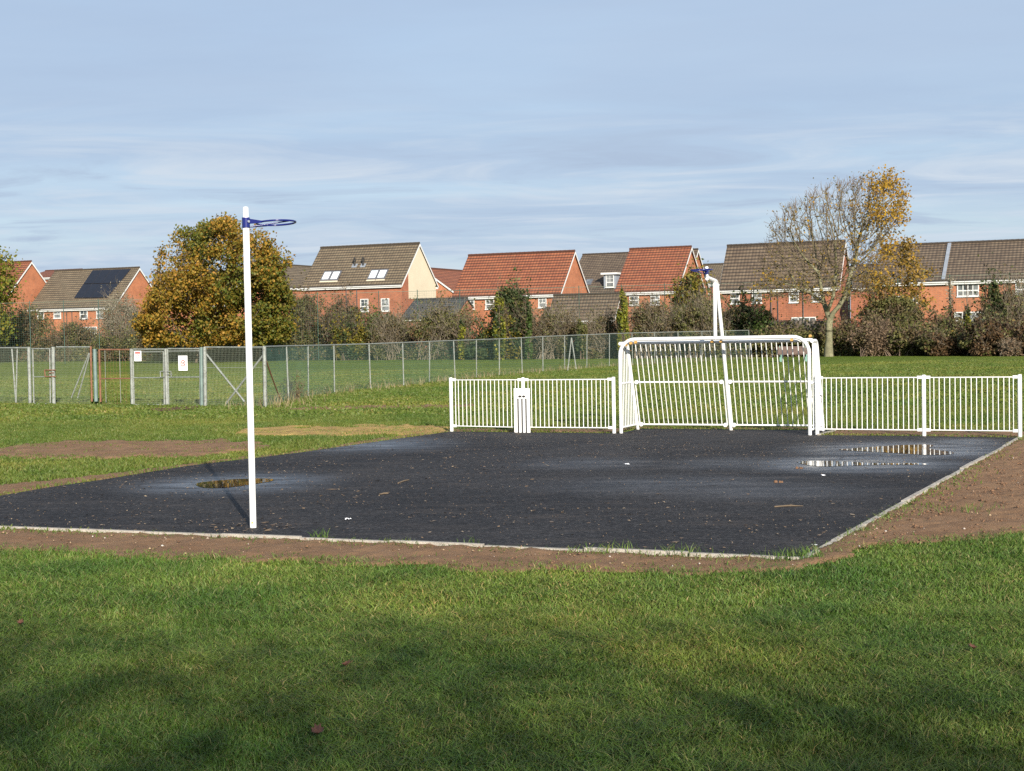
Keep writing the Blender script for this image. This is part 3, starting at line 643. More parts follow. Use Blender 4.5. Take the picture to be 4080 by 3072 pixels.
def goal():
    H = 0.5 * (z_over(GOAL_L, 1352, 2478) + z_over(GOAL_R, 1342, 3224)); O = GOAL_L + gu * (GW / 2)
    root = thing('goal', 'white tubular steel football goal with barred back and sides', 'goal', O)
    g = lambda x, y, z: GOAL_L + gu * x + gv * y + UP * z
    R0 = .28; TD = .50; BD = 1.05; ZT = H - .062
    ybk = lambda z: BD + (TD - BD) * (z / ZT)
    mb = MB()
    pts = [g(0, 0, 0)] + arc(g(R0, 0, H - R0), math.pi, math.pi / 2, R0, gu, UP) + arc(g(GW - R0, 0, H - R0), math.pi / 2, 0, R0, gu, UP) + [g(GW, 0, 0)]
    mb.tube(pts, .0325, 16); mb.build('goal_frame', M['white'], root, O, True)
    # side frames: tube back from the corner, bending down into the leaning rear leg
    for x, nm in ((0, 'left'), (GW, 'right')):
        xo = x + (-.005 if x == 0 else .045)
        rr = .16; mb = MB()
        pts = [g(xo, .03, H - .075)] + [g(xo, TD - rr + rr * math.sin(a), H - .075 - rr + rr * math.cos(a)) for a in [k * 1.35 / 6 for k in range(7)]] + [g(xo, BD, 0)]
        mb.tube(pts, .032, 12); fr = mb.build('side_frame', M['white'], root, O, True)
        for z in (.115, .92):
            mb = MB(); mb.tube([g(xo, .02, z), g(xo, ybk(z), z)], .018, 8); mb.build('side_rail', M['white'], fr, O, True)
        for i in range(9):
            yy = .085 + i * .098
            zt = H - .09 if yy < TD - .1 else max(.2, min(H - .1, (BD - yy) / (BD - TD) * (ZT - .05)))
            mb = MB(); mb.tube([g(xo, yy, .115), g(xo, yy, zt)], .0078, 8, False); mb.build('bar', M['white'], fr, O, True)
    # rear: top rail, middle and foot rails in two halves, sloping bars
    xm = GW * .5 + .06
    mb = MB(); mb.tube([g(.03, TD, ZT), g(GW - .03, TD, ZT)], .03, 12)
    top = mb.build('top_rail', M['white'], root, O, True)
    mb = MB(); mb.tube([g(.1, .15, H - .07), g(GW - .1, .15, H - .07)], .028, 10); mb.build('roof_rail', M['white'], root, O, True)
    for xa, xb, n in ((.05, xm - .05, 17), (xm + .05, GW - .02, 16)):
        mb = MB()
        for z in (.115, .92):
            mb.tube([g(xa, ybk(z), z), g(xb, ybk(z), z)], .017, 10)
            for xe, sg in ((xa, 1), (xb, -1)):
                mb.tube([g(xe + sg * .03, ybk(z) - .03, z), g(xe + sg * .03, ybk(z) + .03, z)], .038, 12)
        for xe in (xa, xb): mb.tube([g(xe, ybk(.115), .115), g(xe, ybk(.92), .92)], .012, 8)
        pn = mb.build('back_panel', M['white'], root, O, True)
        for i in range(n):
            x = xa + (xb - xa) * (i + 1) / (n + 1) + rnd.uniform(-.006, .006)
            mb = MB(); mb.tube([g(x, ybk(.115), .115), g(x, TD, ZT - .01)], .0088, 8, False); mb.build('bar', M['white'], pn, O, True)
    # hoop arm: long rear strut that carries on over the crossbar and bends forward, and an upright
    ZH = z_over(g(xm, 0, 0), 1112, 2846)
    slope = (TD - BD) / ZT; yb = BD + slope * (ZH - .05)
    mb = MB(); rr = .14
    pts = [g(xm + .01, BD, 0), g(xm + .01, TD, ZT), g(xm, BD + slope * (ZH - .25), ZH - .25)]
    ye = BD + slope * (ZH - .25)
    pts += [g(xm, ye - .03 - rr + rr * math.cos(a), ZH - .17 + rr * math.sin(a)) for a in [k * 1.45 / 7 for k in range(1, 8)]]
    pts += [g(xm - .02, -.50, ZH + .02)]
    mb.tube(pts, .034, 14); arm = mb.build('rear_strut', M['white'], root, O, True)
    mb = MB(); mb.tube([g(xm, 0.0, H - .02), g(xm, 0.0, ZH - .05)], .033, 14); mb.build('upright', M['white'], root, O, True)
    c = g(xm - .02, -.47, 0); zb = ZH - .03
    hoop('hoop_post', c, zb, zb + .235, .030, root, O, -gv, zb + .10, zb + .20)
    # corner bolts gone yellow with rust
    for x, y, z in ((.30, -.02, H - .055), (GW - .30, -.02, H - .055), (.14, .0, H - .02), (GW + .02, .0, H + .01), (xm - .08, .06, H - .06), (xm + .08, .06, H - .06), (.1, .03, H - .1), (.2, .02, H - .07)):
        mb = MB(); mb.tube([g(x, y - .02, z), g(x, y + .03, z)], [.022, .03], 8); mb.build('bolt', M['rustbolt'], root, O)
    return H

def hoop(post_name, base, z0, z1, r, root, O, direction, zc0, zc1, r_top=None, tilt=0.0, mat='white'):
    d = Vector((direction.x, direction.y, 0)).normalized(); s_ = Vector((-d.y, d.x, 0))
    mb = MB(); b = Vector((base.x, base.y, 0))
    pr = [(z0, r), (zc0, r), (zc0 + .01, r_top or r), (z1 - .01, r_top or r), (z1, (r_top or r) * .85)]
    mb.tube([b + UP * z for z, _ in pr], [q for _, q in pr], 20); pole = mb.build(post_name, M[mat], root, O, True)
    zr = zc1 - .035; RR = .19; c = b + d * (.16 + RR) + UP * zr
    mb = MB(); mb.tube([b + UP * zc0, b + UP * zc1], r * 1.22, 20)
    for sg in (-1, 1):
        mb.prism([b + d * r * .8 + s_ * (sg * .016 - .002) + UP * (zr + .025), b + d * .165 + s_ * (sg * .03 - .002) + UP * (zr + .010), b + d * .165 + s_ * (sg * .03 - .002) + UP * (zr - .010), b + d * r * .8 + s_ * (sg * .016 - .002) + UP * (zr - .025)], s_ * .005)
    br = mb.build('bracket', M['blue'], root, O, True)
    mb = MB(); mb.tube([c + d * (RR * math.cos(a)) + s_ * (RR * math.sin(a)) - UP * (tilt * RR * math.sin(a)) for a in [k * 2 * math.pi / 40 for k in range(40)]], .0095, 8, closed=True); mb.build('ring', M['blue'], root, O, True)
    mb = MB()
    for sg in (-1, 1):
        mb.tube([b + d * (r + .005) + s_ * (sg * .012) + UP * (zc0 + .01), c + d * .02 + s_ * (sg * RR) - UP * (.005 + tilt * RR * sg)], .0065, 8)
    mb.build('brace', M['blue'], root, O, True)
    for sg, dd in ((1, s_), (-1, s_)):
        mb = MB(); q = b - d * 0 + UP * ((zc0 + zc1) / 2 + .01) + dd * (sg * r * 1.2); mb.tube([q, q + dd * (sg * .014)], .012, 8); mb.build('bolt', M['bolt'], br, O)
    return pole
GH = goal()

def netball():
    b = P(1009, 2108.5); O = Vector((b.x, b.y, 0))
    root = thing('netball_post', 'tall lone white netball post with blue hoop on the left of the court', 'netball post', O)
    ztop = z_over(b, 825, 985); zc1 = z_over(b, 867, 986); zc0 = z_over(b, 908, 987)
    hoop('pole', b, 0, ztop, .0315, root, O, Vector((.72, .69, 0)), zc0, zc1, .0265, .06, 'scuffed')
    mb = MB(); mb.tube([b + Vector((0, -.033, .07)), b + Vector((0, -.045, .07))], .009, 8); mb.build('bolt', M['rustbolt'], root, O)
netball()

# ------------------------------------------------------------------ mesh fencing and gates on the left
def on_line(z6x, z6y): return (z6x / 2.011, 1300 + z6y / 2.011)
LA = P(*on_line(245, 620)); LB = P(*on_line(2125, 645))
LD = Vector((LB.x - LA.x, LB.y - LA.y, 0)).normalized(); LS = Vector((-LD.y, LD.x, 0))
def LP(zx, zy, off=0.0):
    q = on_wall(*on_line(zx, zy), LA, LB); return q + LS * off
def stub(q): return Vector((q.x, q.y, max(q.z, -0.05)))
def bar_px(mb, a, b, r=.03, off=0.0, n=6): mb.tube([LP(*a, off), LP(*b, off)], r, n)
def wires(mb, p0, p1, z0, z1, step, r, hstep=None):
    d = p1 - p0; d.z = 0; L_ = d.length; d.normalize(); s_ = Vector((-d.y, d.x, 0)) * r
    n = max(1, int(L_ / step)); hstep = hstep or step
    for i in range(1, n):
        q = p0 + d * (L_ * i / n); t = d * r
        a, c = Vector((q.x, q.y, z0)), Vector((q.x, q.y, z1))
        mb.quad([a - t, a + s_, c + s_, c - t]); mb.quad([a + s_, a + t, c + t, c + s_]); mb.quad([a + t, a - s_, c - s_, c + t]); mb.quad([a - s_, a - t, c - t, c - s_])
    k = max(1, int((z1 - z0) / hstep))
    for j in range(k + 1):
        z = z0 + (z1 - z0) * j / k; a, c = Vector((p0.x, p0.y, z)), Vector((p1.x, p1.y, z)); t = UP * r
        mb.quad([a - t, c - t, c + s_, a + s_]); mb.quad([a + s_, c + s_, c + t, a + t]); mb.quad([a + t, c + t, c - s_, a - s_]); mb.quad([a - s_, c - s_, c - t, a - t])
def fence_bit(name, label, cat, x0, x1, ytop, ybot, bars, posts=(), mat='galv', wire='wire', frame=True, extra=None, wr=.0021, vstep=.05, hstep=.05, group=None):
    o = LP((x0 + x1) / 2, ybot); o.z = 0
    root = thing(name, label, cat, o)
    if frame:
        mb = MB(); zt = LP((x0 + x1) / 2, ytop).z
        bar_px(mb, (x0, ytop), (x1, ytop), .024); mb.build('top_rail', M[mat], root, o, True)
    if bars:
        for nm, lst, mt, r in bars:
            for a, b_ in lst:
                mb = MB(); bar_px(mb, a, b_, r); mb.build(nm, M[mt], root, o, True)
    for (xt, xb, yt, yb, r, mt) in posts:
        mb = MB(); mb.tube([LP(xt, yt), stub(LP(xb, yb))], r, 8); mb.build('post', M[mt], root, o, True)
    mb = MB(); p0 = LP(x0, ybot); p1 = LP(x1, ybot); z1 = LP((x0 + x1) / 2, ytop).z
    wires(mb, p0, p1, 0.03, z1, vstep, wr, hstep); mb.build('wire_mesh', M[wire], root, o)
    if extra: extra(root, o)
    return root
fence_bit('mesh_fence', 'galvanised mesh fence panel with a narrow V brace at the left edge', 'fence', -500, 228, 172, 615,
          [('brace', [((95, 180), (128, 625)), ((138, 180), (128, 625))], 'galv', .022)], [(-480, -478, 165, 612, .04, 'galv'), (230, 242, 165, 620, .055, 'galv')])
def latch(root, o):
    mb = MB()
    for a, b_ in (((368, 350), (455, 350)), ((368, 350), (372, 400)), ((372, 402), (455, 402)), ((400, 375), (440, 372))): bar_px(mb, a, b_, .018, -.05)
    mb.build('latch', M['rust'], root, o)
fence_bit('mesh_gate', 'narrow mesh gate with rusty bolt beside the V braced panel', 'gate', 256, 402, 180, 620,
          [('stile', [((262, 180), (272, 620)), ((398, 180), (404, 620))], 'galv', .022), ('bottom_rail', [((270, 622), (404, 622))], 'galv', .02), ('mid_rail', [((268, 405), (402, 403))], 'galv', .016)],
          [(425, 432, 165, 622, .06, 'galv')], extra=latch)
fence_bit('mesh_fence', 'mesh fence panel with two leaning braces between the two gateways', 'fence', 452, 726, 166, 600,
          [('brace', [((714, 215), (572, 572)), ((722, 215), (622, 575))], 'galv', .02)], [(727, 736, 160, 602, .03, 'rust')])
fence_bit('mesh_gate', 'rusty reddish mesh gate left of the gates with signs', 'gate', 795, 1040, 187, 610,
          [('stile', [((795, 187), (806, 606))], 'rust', .028), ('mid_rail', [((800, 420), (1040, 418))], 'rust', .022), ('wire_stay', [((840, 190), (850, 610)), ((958, 190), (968, 612))], 'galv', .008)],
          [(758, 770, 182, 602, .06, 'galv_green')], mat='rust', wire='rust', vstep=.12, hstep=.2)
def latch2(root, o):
    mb = MB()
    for a, b_ in (((1290, 362), (1322, 362)), ((1292, 362), (1294, 408)), ((1294, 408), (1322, 408))): bar_px(mb, a, b_, .014, -.04)
    mb.build('latch', M['galv'], root, o)
fence_bit('mesh_gate', 'galvanised mesh gate carrying the small red headed sign', 'gate', 1068, 1318, 184, 626,
          [('stile', [((1064, 182), (1074, 622)), ((1310, 200), (1318, 626))], 'galv', .024), ('mid_rail', [((1070, 413), (1320, 411))], 'galv', .02), ('upper_rail', [((1070, 206), (1312, 204))], 'galv', .016), ('bottom_rail', [((1074, 627), (1320, 628))], 'galv', .018)],
          [(1050, 1060, 180, 622, .045, 'galv')], extra=latch2)
def latch3(root, o):
    mb = MB()
    for a, b_ in (((1345, 362), (1380, 362)), ((1378, 362), (1380, 405)), ((1350, 385), (1388, 385))): bar_px(mb, a, b_, .014, -.04)
    mb.build('latch', M['galv'], root, o)
fence_bit('mesh_gate', 'galvanised mesh gate carrying the large no dogs sign', 'gate', 1345, 1602, 180, 636,
          [('stile', [((1342, 180), (1352, 636)), ((1600, 180), (1606, 636))], 'galv', .024), ('mid_rail', [((1348, 409), (1600, 407))], 'galv', .02), ('upper_rail', [((1348, 200), (1596, 197))], 'galv', .016), ('bottom_rail', [((1358, 643), (1612, 640))], 'galv', .024)],
          [(1326, 1340, 178, 636, .05, 'galv')], extra=latch3)
fence_bit('mesh_fence', 'mesh fence panel with crossed X braces behind the netball post', 'fence', 1640, 2112, 168, 642,
          [('brace', [((1652, 222), (1960, 605)), ((2108, 232), (1812, 620))], 'galv', .028), ('mid_rail', [((1650, 332), (2112, 328))], 'galv', .006)],
          [(1612, 1618, 168, 636, .05, 'galv_green'), (1640, 1646, 166, 636, .055, 'galv'), (2117, 2125, 162, 645, .055, 'galv')])

def sign(label, x0, x1, y0, y1, kind):
    a = on_wall(x0, y1, LA, LB) - LS * .06; b_ = on_wall(x1, y1, LA, LB) - LS * .06; zt = (on_wall(x0, y0, LA, LB)).z; zb = a.z
    c = (a + b_) / 2; w = (b_ - a).length; h = zt - zb; o = Vector((c.x, c.y, zb))
    root = thing('sign', label, 'sign', o)
    mb = MB(); mb.box((c.x, c.y, zb + h / 2), (w, .006, h), (LD, LS, UP)); mb.build('board', M['sign'], root, o)
    e = lambda x, z, k=.006: Vector((c.x, c.y, zb)) + LD * (x * w) + UP * (z * h) - LS * k
    def disc_ring(cx, cz, r, t, m_):
        mb = MB(); q = [e(cx, cz) + LD * (r * math.cos(k * math.pi / 12)) + UP * (r * math.sin(k * math.pi / 12)) for k in range(24)]
        mb.tube(q, t, 4, closed=True); mb.build('prohibition_ring', m_, root, o)
    if kind == 'red':
        mb = MB(); mb.box(e(0, .81), (w * .74, .004, h * .16), (LD, LS, UP)); mb.build('heading_band', M['red'], root, o)
        disc_ring(0, .46, w * .19, .008, M['red'])
        mb = MB(); mb.box(e(-.02, .46), (w * .10, .004, h * .10), (LD, LS, UP)); mb.build('symbol', M['grey_ink'], root, o)
        mb = MB(); mb.box(e(0, .18), (w * .5, .003, h * .02), (LD, LS, UP)); mb.build('lettering', M['grey_ink'], root, o)
    else:
        disc_ring(0.02, .50, w * .235, .012, M['red'])
        mb = MB()
        dog = [(-.13, .455), (-.08, .455), (-.075, .485), (.03, .485), (.035, .455), (.08, .455), (.085, .52), (.12, .545), (.12, .565), (.07, .59), (.045, .575), (.03, .54), (-.09, .53), (-.14, .56), (-.15, .55), (-.115, .51)]
        mb.prism([e(x + .02, z, .004) for x, z in dog], -LS * .004); mb.build('dog_symbol', M['black'], root, o)
        mb = MB(); p1, p2 = e(-.14, .575, .009), e(.18, .425, .009); mb.tube([p1, p2], .007, 4); mb.build('red_slash', M['red'], root, o)
        for z, ww, t in ((.86, .13, .035), (.275, .13, .04), (.165, .48, .045)):
            mb = MB(); n = max(2, int(ww / .06))
            for i in range(n):
                mb.box(e(-ww / 2 + (i + .5) * ww / n, z), (w * ww / n * .62, .003, h * t), (LD, LS, UP))
            mb.build('lettering', M['grey_ink'], root, o)
sign('small white notice with red heading on the gate left of the large sign', 542, 569.5, 1398, 1439, 'red')
sign('large white no dogs sign with red ring on the right mesh gate', 717.7, 753.4, 1417, 1476.5, 'dog')

# long mesh fence receding towards the trees
def long_fence():
    o = fence_posts[0].copy()
    root = thing('mesh_fence', 'long green mesh fence with slim posts receding from the gates to the trees', 'fence', o)
    tops_ctrl = [(1055, 1381), (1301, 1375), (1510, 1369), (1789, 1357.5), (2015, 1349.6), (2162, 1341), (2500, 1327), (3025, 1315)]
    def ztop(p):
        d = Vector((p.x, p.y, 0)); den = d.dot(Vector((_F.x, _F.y, 0)))
        v = p - CAM; cx = CX + F_PX * v.dot(_R) / v.dot(_F)
        ys = np.interp(cx, [t[0] for t in tops_ctrl], [t[1] for t in tops_ctrl])
        return z_over(p, ys, cx)
    zs = [ztop(p) for p in fence_posts]
    mb = MB(); mb.tube([Vector((p.x, p.y, z)) for p, z in zip(fence_posts, zs)], .024, 6); mb.build('top_rail', M['galv'], root, o, True)
    for k, (p, z) in enumerate(zip(fence_posts, zs)):
        if k == 0: continue
        q = p + Vector((rnd.uniform(-.04, .04), 0, 0))
        mb = MB(); mb.tube([q, Vector((p.x, p.y, z))], .024, 6); mb.build('post', M['galv'], root, o, True)
    mb = MB()
    for (a, za), (b_, zb) in zip(zip(fence_posts[:-1], zs[:-1]), zip(fence_posts[1:], zs[1:])):
        wires(mb, a, b_, 0.02, min(za, zb) - .01, .075 if a.y < 60 else .11, .0025, .075 if a.y < 60 else .11)
    mb.build('wire_mesh', M['wire_green'], root, o)
    mb = MB(); p = P(1120, 1604); mb.tube([p, Vector((LB.x, LB.y, z_over(LB, 1412, 1062)))], .02, 6); mb.build('brace', M['rust'], root, o, True)
    for (xt, yt, xb, yb) in ((2277, 1345, 2262, 1478), (2277, 1345, 2296, 1472)):
        pb = P(xb, yb); zt = ztop(pb); pt = at(xt, yt, pb.y); mb = MB(); mb.tube([pb, pt], .03, 6); mb.build('brace', M['galv'], root, o, True)
long_fence()
# ------------------------------------------------------------------ houses
TH = math.radians(24.0)
HU = Vector((math.cos(TH), -math.sin(TH), 0)); HV = Vector((math.sin(TH), math.cos(TH), 0))
def plan_hit(px, py, p, d):                   # where the line p + t*d is crossed by the upright plane of sight through px
    r_ = ray(px, py); n = Vector((r_.y, -r_.x, 0)); return -(Vector((p.x, p.y, 0)).dot(n)) / d.dot(n)
def house(name, label, corner, D, left, back, ridge, wall='brick_red', roof='roof_brown', wins=(), cat='house', W=None, L=None, front='eave', barge=True, pipes=(), low=False, extra=None, group=None):
    c = at(corner[0], corner[1], D); ze = c.z; p = Vector((c.x, c.y, 0))
    if front == 'eave':
        if L is None: L = abs(plan_hit(left, corner[1], p, HU))
        if W is None: W = abs(plan_hit(back, corner[1], p, HV))
        rp = p + HV * (W / 2); zr = z_over(rp, ridge[1], ridge[0])
    else:                                       # gable end towards the camera, ridge running away
        rp = p - HU * (W / 2); zr = z_over(rp, ridge[1], ridge[0])
    root = thing(name, label, cat, p, -TH, group)
    loc = lambda q: Vector(((q - p).dot(HU), (q - p).dot(HV), q.z))
    x0, x1, y0, y1 = (-L, 0, 0, W) if front == 'eave' else (-W, 0, 0, L)
    i_ = .15; f_ = .28
    if front == 'eave': wx0, wx1, wy0, wy1 = x0 + i_, x1 - i_, y0 + f_, y1 - f_
    else: wx0, wx1, wy0, wy1 = x0 + f_, x1 - f_, y0 + i_, y1 - i_
    sl = (zr - ze) / (W / 2); zw = ze + f_ * sl - .06; zg = zr - .08
    mb = MB()
    def wq(pts, uv): mb.quad(pts, uv)
    mid = (wy0 + wy1) / 2 if front == 'eave' else (wx0 + wx1) / 2
    rect = lambda a, b_: wq([(a[0], a[1], 0), (b_[0], b_[1], 0), (b_[0], b_[1], zw), (a[0], a[1], zw)], [(0, 0), ((Vector(b_) - Vector(a)).length, 0), ((Vector(b_) - Vector(a)).length, zw), (0, zw)])
    def pent(a, b_, m_):
        l = (Vector(b_) - Vector(a)).length
        wq([(a[0], a[1], 0), (b_[0], b_[1], 0), (b_[0], b_[1], zw), (m_[0], m_[1], zg), (a[0], a[1], zw)], [(0, 0), (l, 0), (l, zw), (l / 2, zg), (0, zw)])
    if front == 'eave':
        rect((wx0, wy0), (wx1, wy0)); rect((wx1, wy1), (wx0, wy1)); pent((wx1, wy0), (wx1, wy1), (wx1, mid)); pent((wx0, wy1), (wx0, wy0), (wx0, mid))
    else:
        rect((wx1, wy0), (wx1, wy1)); rect((wx0, wy1), (wx0, wy0)); pent((wx0, wy0), (wx1, wy0), (mid, wy0)); pent((wx1, wy1), (wx0, wy1), (mid, wy1))
    mb.build('wall', M[wall], root, uv=True)
    # roof: two slopes with thickness
    mb = MB(); sd = math.hypot(W / 2, zr - ze); t = .12
    for sgn in (0, 1):
        if front == 'eave':
            e_y, r_y = (y0, W / 2) if sgn == 0 else (y1, W / 2)
            A = [(x0, e_y, ze), (x1, e_y, ze), (x1, r_y, zr), (x0, r_y, zr)]; ln = L
        else:
            e_x, r_x = (x1, (x0 + x1) / 2) if sgn == 0 else (x0, (x0 + x1) / 2)
            A = [(e_x, y0, ze), (e_x, y1, ze), (r_x, y1, zr), (r_x, y0, zr)]; ln = L
        if sgn: A = [A[1], A[0], A[3], A[2]]
        B = [(a[0], a[1], a[2] - t) for a in A]
        mb.quad(A, [(0, 0), (ln, 0), (ln, sd), (0, sd)]); mb.quad(B[::-1])
        for k in (0, 1, 3): mb.quad([A[k], B[k], B[(k + 1) % 4], A[(k + 1) % 4]])
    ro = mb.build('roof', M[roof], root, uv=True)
    mb = MB()
    ra, rb_ = ((x0 - .02, W / 2, zr + .02), (x1 + .02, W / 2, zr + .02)) if front == 'eave' else (((x0 + x1) / 2, y0 - .02, zr + .02), ((x0 + x1) / 2, y1 + .02, zr + .02))
    n = max(2, int(L / .45)); A, B = Vector(ra), Vector(rb_)
    for k in range(n): mb.tube([A.lerp(B, k / n), A.lerp(B, (k + .96) / n)], [.105, .12], 8)
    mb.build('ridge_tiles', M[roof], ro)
    if barge:
        for xx in ((x1 + .03, x0 - .03) if front == 'eave' else (y0 - .03, y1 + .03)):
            mb = MB()
            for e_ in (0, 1):
                if front == 'eave':
                    ey = y0 if e_ == 0 else y1; q0, q1 = Vector((xx, ey, ze - .06)), Vector((xx, W / 2, zr - .06))
                    off = (Vector((.03, 0, 0)))
                else:
                    ex = x0 if e_ == 0 else x1; q0, q1 = Vector((ex, xx, ze - .06)), Vector(((x0 + x1) / 2, xx, zr - .06)); off = Vector((0, .03, 0))
                mb.prism([q0, q1, q1 - UP * .21, q0 - UP * .21], off * (1 if e_ == 0 else 1.01))
            mb.build('bargeboard', M['upvc'], root)
    # fascia and gutter along the eaves
    for e_ in (0, 1):
        if front == 'eave':
            ey = (y0 + .02) if e_ == 0 else (y1 - .02); mb = MB(); mb.box(((x0 + x1) / 2, ey, ze - .23), (L - .05, .05, .2)); fa = mb.build('fascia', M['upvc'], root)
            mb = MB(); gy = ey + (-.09 if e_ == 0 else .09); mb.tube([(x0, gy, ze - .15), (x1, gy, ze - .15)], .055, 8); mb.build('gutter', M['upvc' if not low else 'pipe'], fa)
        else:
            ex = (x1 - .02) if e_ == 0 else (x0 + .02); mb = MB(); mb.box((ex, (y0 + y1) / 2, ze - .23), (.05, L - .05, .2)); fa = mb.build('fascia', M['upvc'], root)
    fn = -HV; fp = p + HV * (wy0)
    for (xa, xb, ya, yb, *rest) in wins:
        a = loc(on_plane(xa, ya, fp, fn)); b_ = loc(on_plane(xb, yb, fp, fn)); ncol = rest[0] if rest else 2
        window(root, (a.x + b_.x) / 2, wy0, abs(b_.x - a.x), min(a.z, b_.z), max(a.z, b_.z), ncol)
    for px_, ya, yb in pipes:
        a = loc(on_plane(px_, ya, fp, fn)); b_ = loc(on_plane(px_, yb, fp, fn)); mb = MB()
        mb.tube([(a.x, wy0 - .06, b_.z), (a.x, wy0 - .06, a.z - .25), (a.x, y0 - .05, a.z)], .045, 6); mb.build('drainpipe', M['pipe'], root)
    info = dict(root=root, loc=loc, p=p, L=L, W=W, ze=ze, zr=zr, wy0=wy0, wx1=wx1, wy1=wy1, zw=zw, zg=zg, roof=ro)
    if extra: extra(info)
    return info
def window(root, x, y, w, z0, z1, ncol=2, nrow=2):
    h = z1 - z0; fw = .085
    mb = MB()
    mb.box((x - w / 2 + fw / 2, y - .03, (z0 + z1) / 2), (fw, .08, h)); mb.box((x + w / 2 - fw / 2, y - .03, (z0 + z1) / 2), (fw, .08, h))
    mb.box((x, y - .03, z1 - fw / 2), (w - 2 * fw, .078, fw)); mb.box((x, y - .03, z0 + fw / 2), (w - 2 * fw, .078, fw))
    zt = z0 + h * .40
    mb.box((x, y - .025, zt), (w - 2 * fw, .068, .09))
    for k in range(1, ncol):
        xx = x - w / 2 + fw + (w - 2 * fw) * k / ncol; mb.box((xx, y - .02, (zt + z1) / 2), (.035 if ncol < 3 else .07, .05, z1 - zt - .1)); 
        if ncol > 2: mb.box((xx, y - .02, (zt + z0) / 2), (.06, .05, zt - z0 - .1))
    if ncol < 3: mb.box((x, y - .018, (zt + z1) / 2), (w - 2 * fw, .045, .035))
    f = mb.build('window', M['upvc'], root)
    mb = MB(); mb.box((x, y - .004, (z0 + z1) / 2), (w - fw, .016, h - fw)); mb.build('pane', M['glass'], f)
    mb = MB(); mb.box((x, y - .05, z0 - .03), (w + .1, .14, .06)); mb.build('sill', M['upvc'], f)

def z1_(x, y): return (x / 2.011, 800 + y / 2.011)
def z2_(x, y): return (900 + x / 2.011, 800 + y / 2.011)
def z3_(x, y): return (1800 + x / 2.458, 900 + y / 2.458)
def z4_(x, y): return (2500 + x / 2.458, 900 + y / 2.458)
def z5_(x, y): return (3000 + x / 2.048, 650 + y / 2.048)
def win(zf, x0, x1, y0, y1, n=2): a = zf(x0, y0); b_ = zf(x1, y1); return (a[0], b_[0], a[1], b_[1], n)
def roof_frame(i):
    a = Vector((0, i['W'] / 2, i['zr'] - i['ze'])).normalized(); n = Vector((0, -a.z, a.y)); return Vector((1, 0, 0)), a, n
def roof_at(i, px, py):
    ex, a, n = roof_frame(i); nw = HU * n.x + HV * n.y + UP * n.z
    return i['loc'](on_plane(px, py, Vector((i['p'].x, i['p'].y, i['ze'])), nw))
def solar(i):
    ex, a, n = roof_frame(i); q = [roof_at(i, *z1_(*c)) for c in ((595, 785), (860, 782), (1055, 548), (745, 560))]
    def pt(s, t): return (q[0] * (1 - s) + q[1] * s) * (1 - t) + (q[3] * (1 - s) + q[2] * s) * t
    for r in range(2):
        for c in range(4):
            s0, s1 = c / 4 + .006, (c + 1) / 4 - .006; t0, t1 = r / 2 + .012, (r + 1) / 2 - .012
            mb = MB(); poly = [pt(s0, t0), pt(s1, t0), pt(s1, t1), pt(s0, t1)]
            mb.prism([k + n * .06 for k in poly], n * .05); sp = mb.build('solar_panel', M['solar'], i['root'])
            mb = MB(); cl = [k + n * .08 for k in poly]; mb.tube(cl, .018, 4, closed=True); mb.build('panel_edge', M['solar_edge'], sp)
def cream(i):
    ex, a, n = roof_frame(i)
    for (x0, x1, y0, y1) in ((770, 848, 572, 642), (843, 914, 570, 640), (1147, 1222, 560, 632), (1216, 1292, 556, 630)):
        c = roof_at(i, *z2_((x0 + x1) / 2, (y0 + y1) / 2)); w_, h_ = .98, 1.35
        mb = MB(); mb.box(c + n * .05, (w_, h_, .12), (ex, a, n)); f = mb.build('skylight', M['frame_grey'], i['root'])
        mb = MB(); mb.box(c + n * .113 + a * .02, (w_ - .26, h_ - .34, .012), (ex, a, n)); mb.build('blind', M['blind'], f)
        mb = MB(); mb.box(c + n * .03 - a * (h_ / 2 + .08), (w_ + .06, .16, .06), (ex, a, n)); mb.build('flashing', M['cream'], f)
    for x, y in ((1032, 522), (1100, 520)):
        c = roof_at(i, *z2_(x, y)); mb = MB()
        mb.tube([c, c + UP * .42], .10, 10); mb.tube([c + UP * .42, c + UP * .46, c + UP * .60, c + UP * .64], [.10, .17, .17, .10], 10); mb.tube([c + UP * .68, c + UP * .86], [.15, .03], 10); mb.tube([c + UP * .60, c + UP * .7], .05, 6)
        v_ = mb.build('vent_cowl', M['black'], i['root'])
        mb = MB(); mb.box(c + n * .03, (.55, .5, .05), (ex, a, n)); mb.build('flashing', M['lead'], v_)
    # cream rendered panel on the right gable, brick left bare at the front corner
    W, x, y0 = i['W'], i['wx1'] + .035, i['wy0']; zat = lambda y: i['ze'] + (i['zr'] - i['ze']) * (1 - abs(y - W / 2) / (W / 2)) - .20
    ys = W * .215; zl = loc_z = i['loc'](on_plane(*z2_(1470, 785), Vector((i['p'].x, i['p'].y, 0)) + HU * x, HU)).z
    mb = MB(); mb.prism([(x, ys, zl), (x, i['wy1'], zl), (x, i['wy1'], zat(i['wy1'])), (x, W / 2, zat(W / 2)), (x, ys, zat(ys))], (-.03, 0, 0)); mb.build('rendered_gable', M['cream'], i['root'])
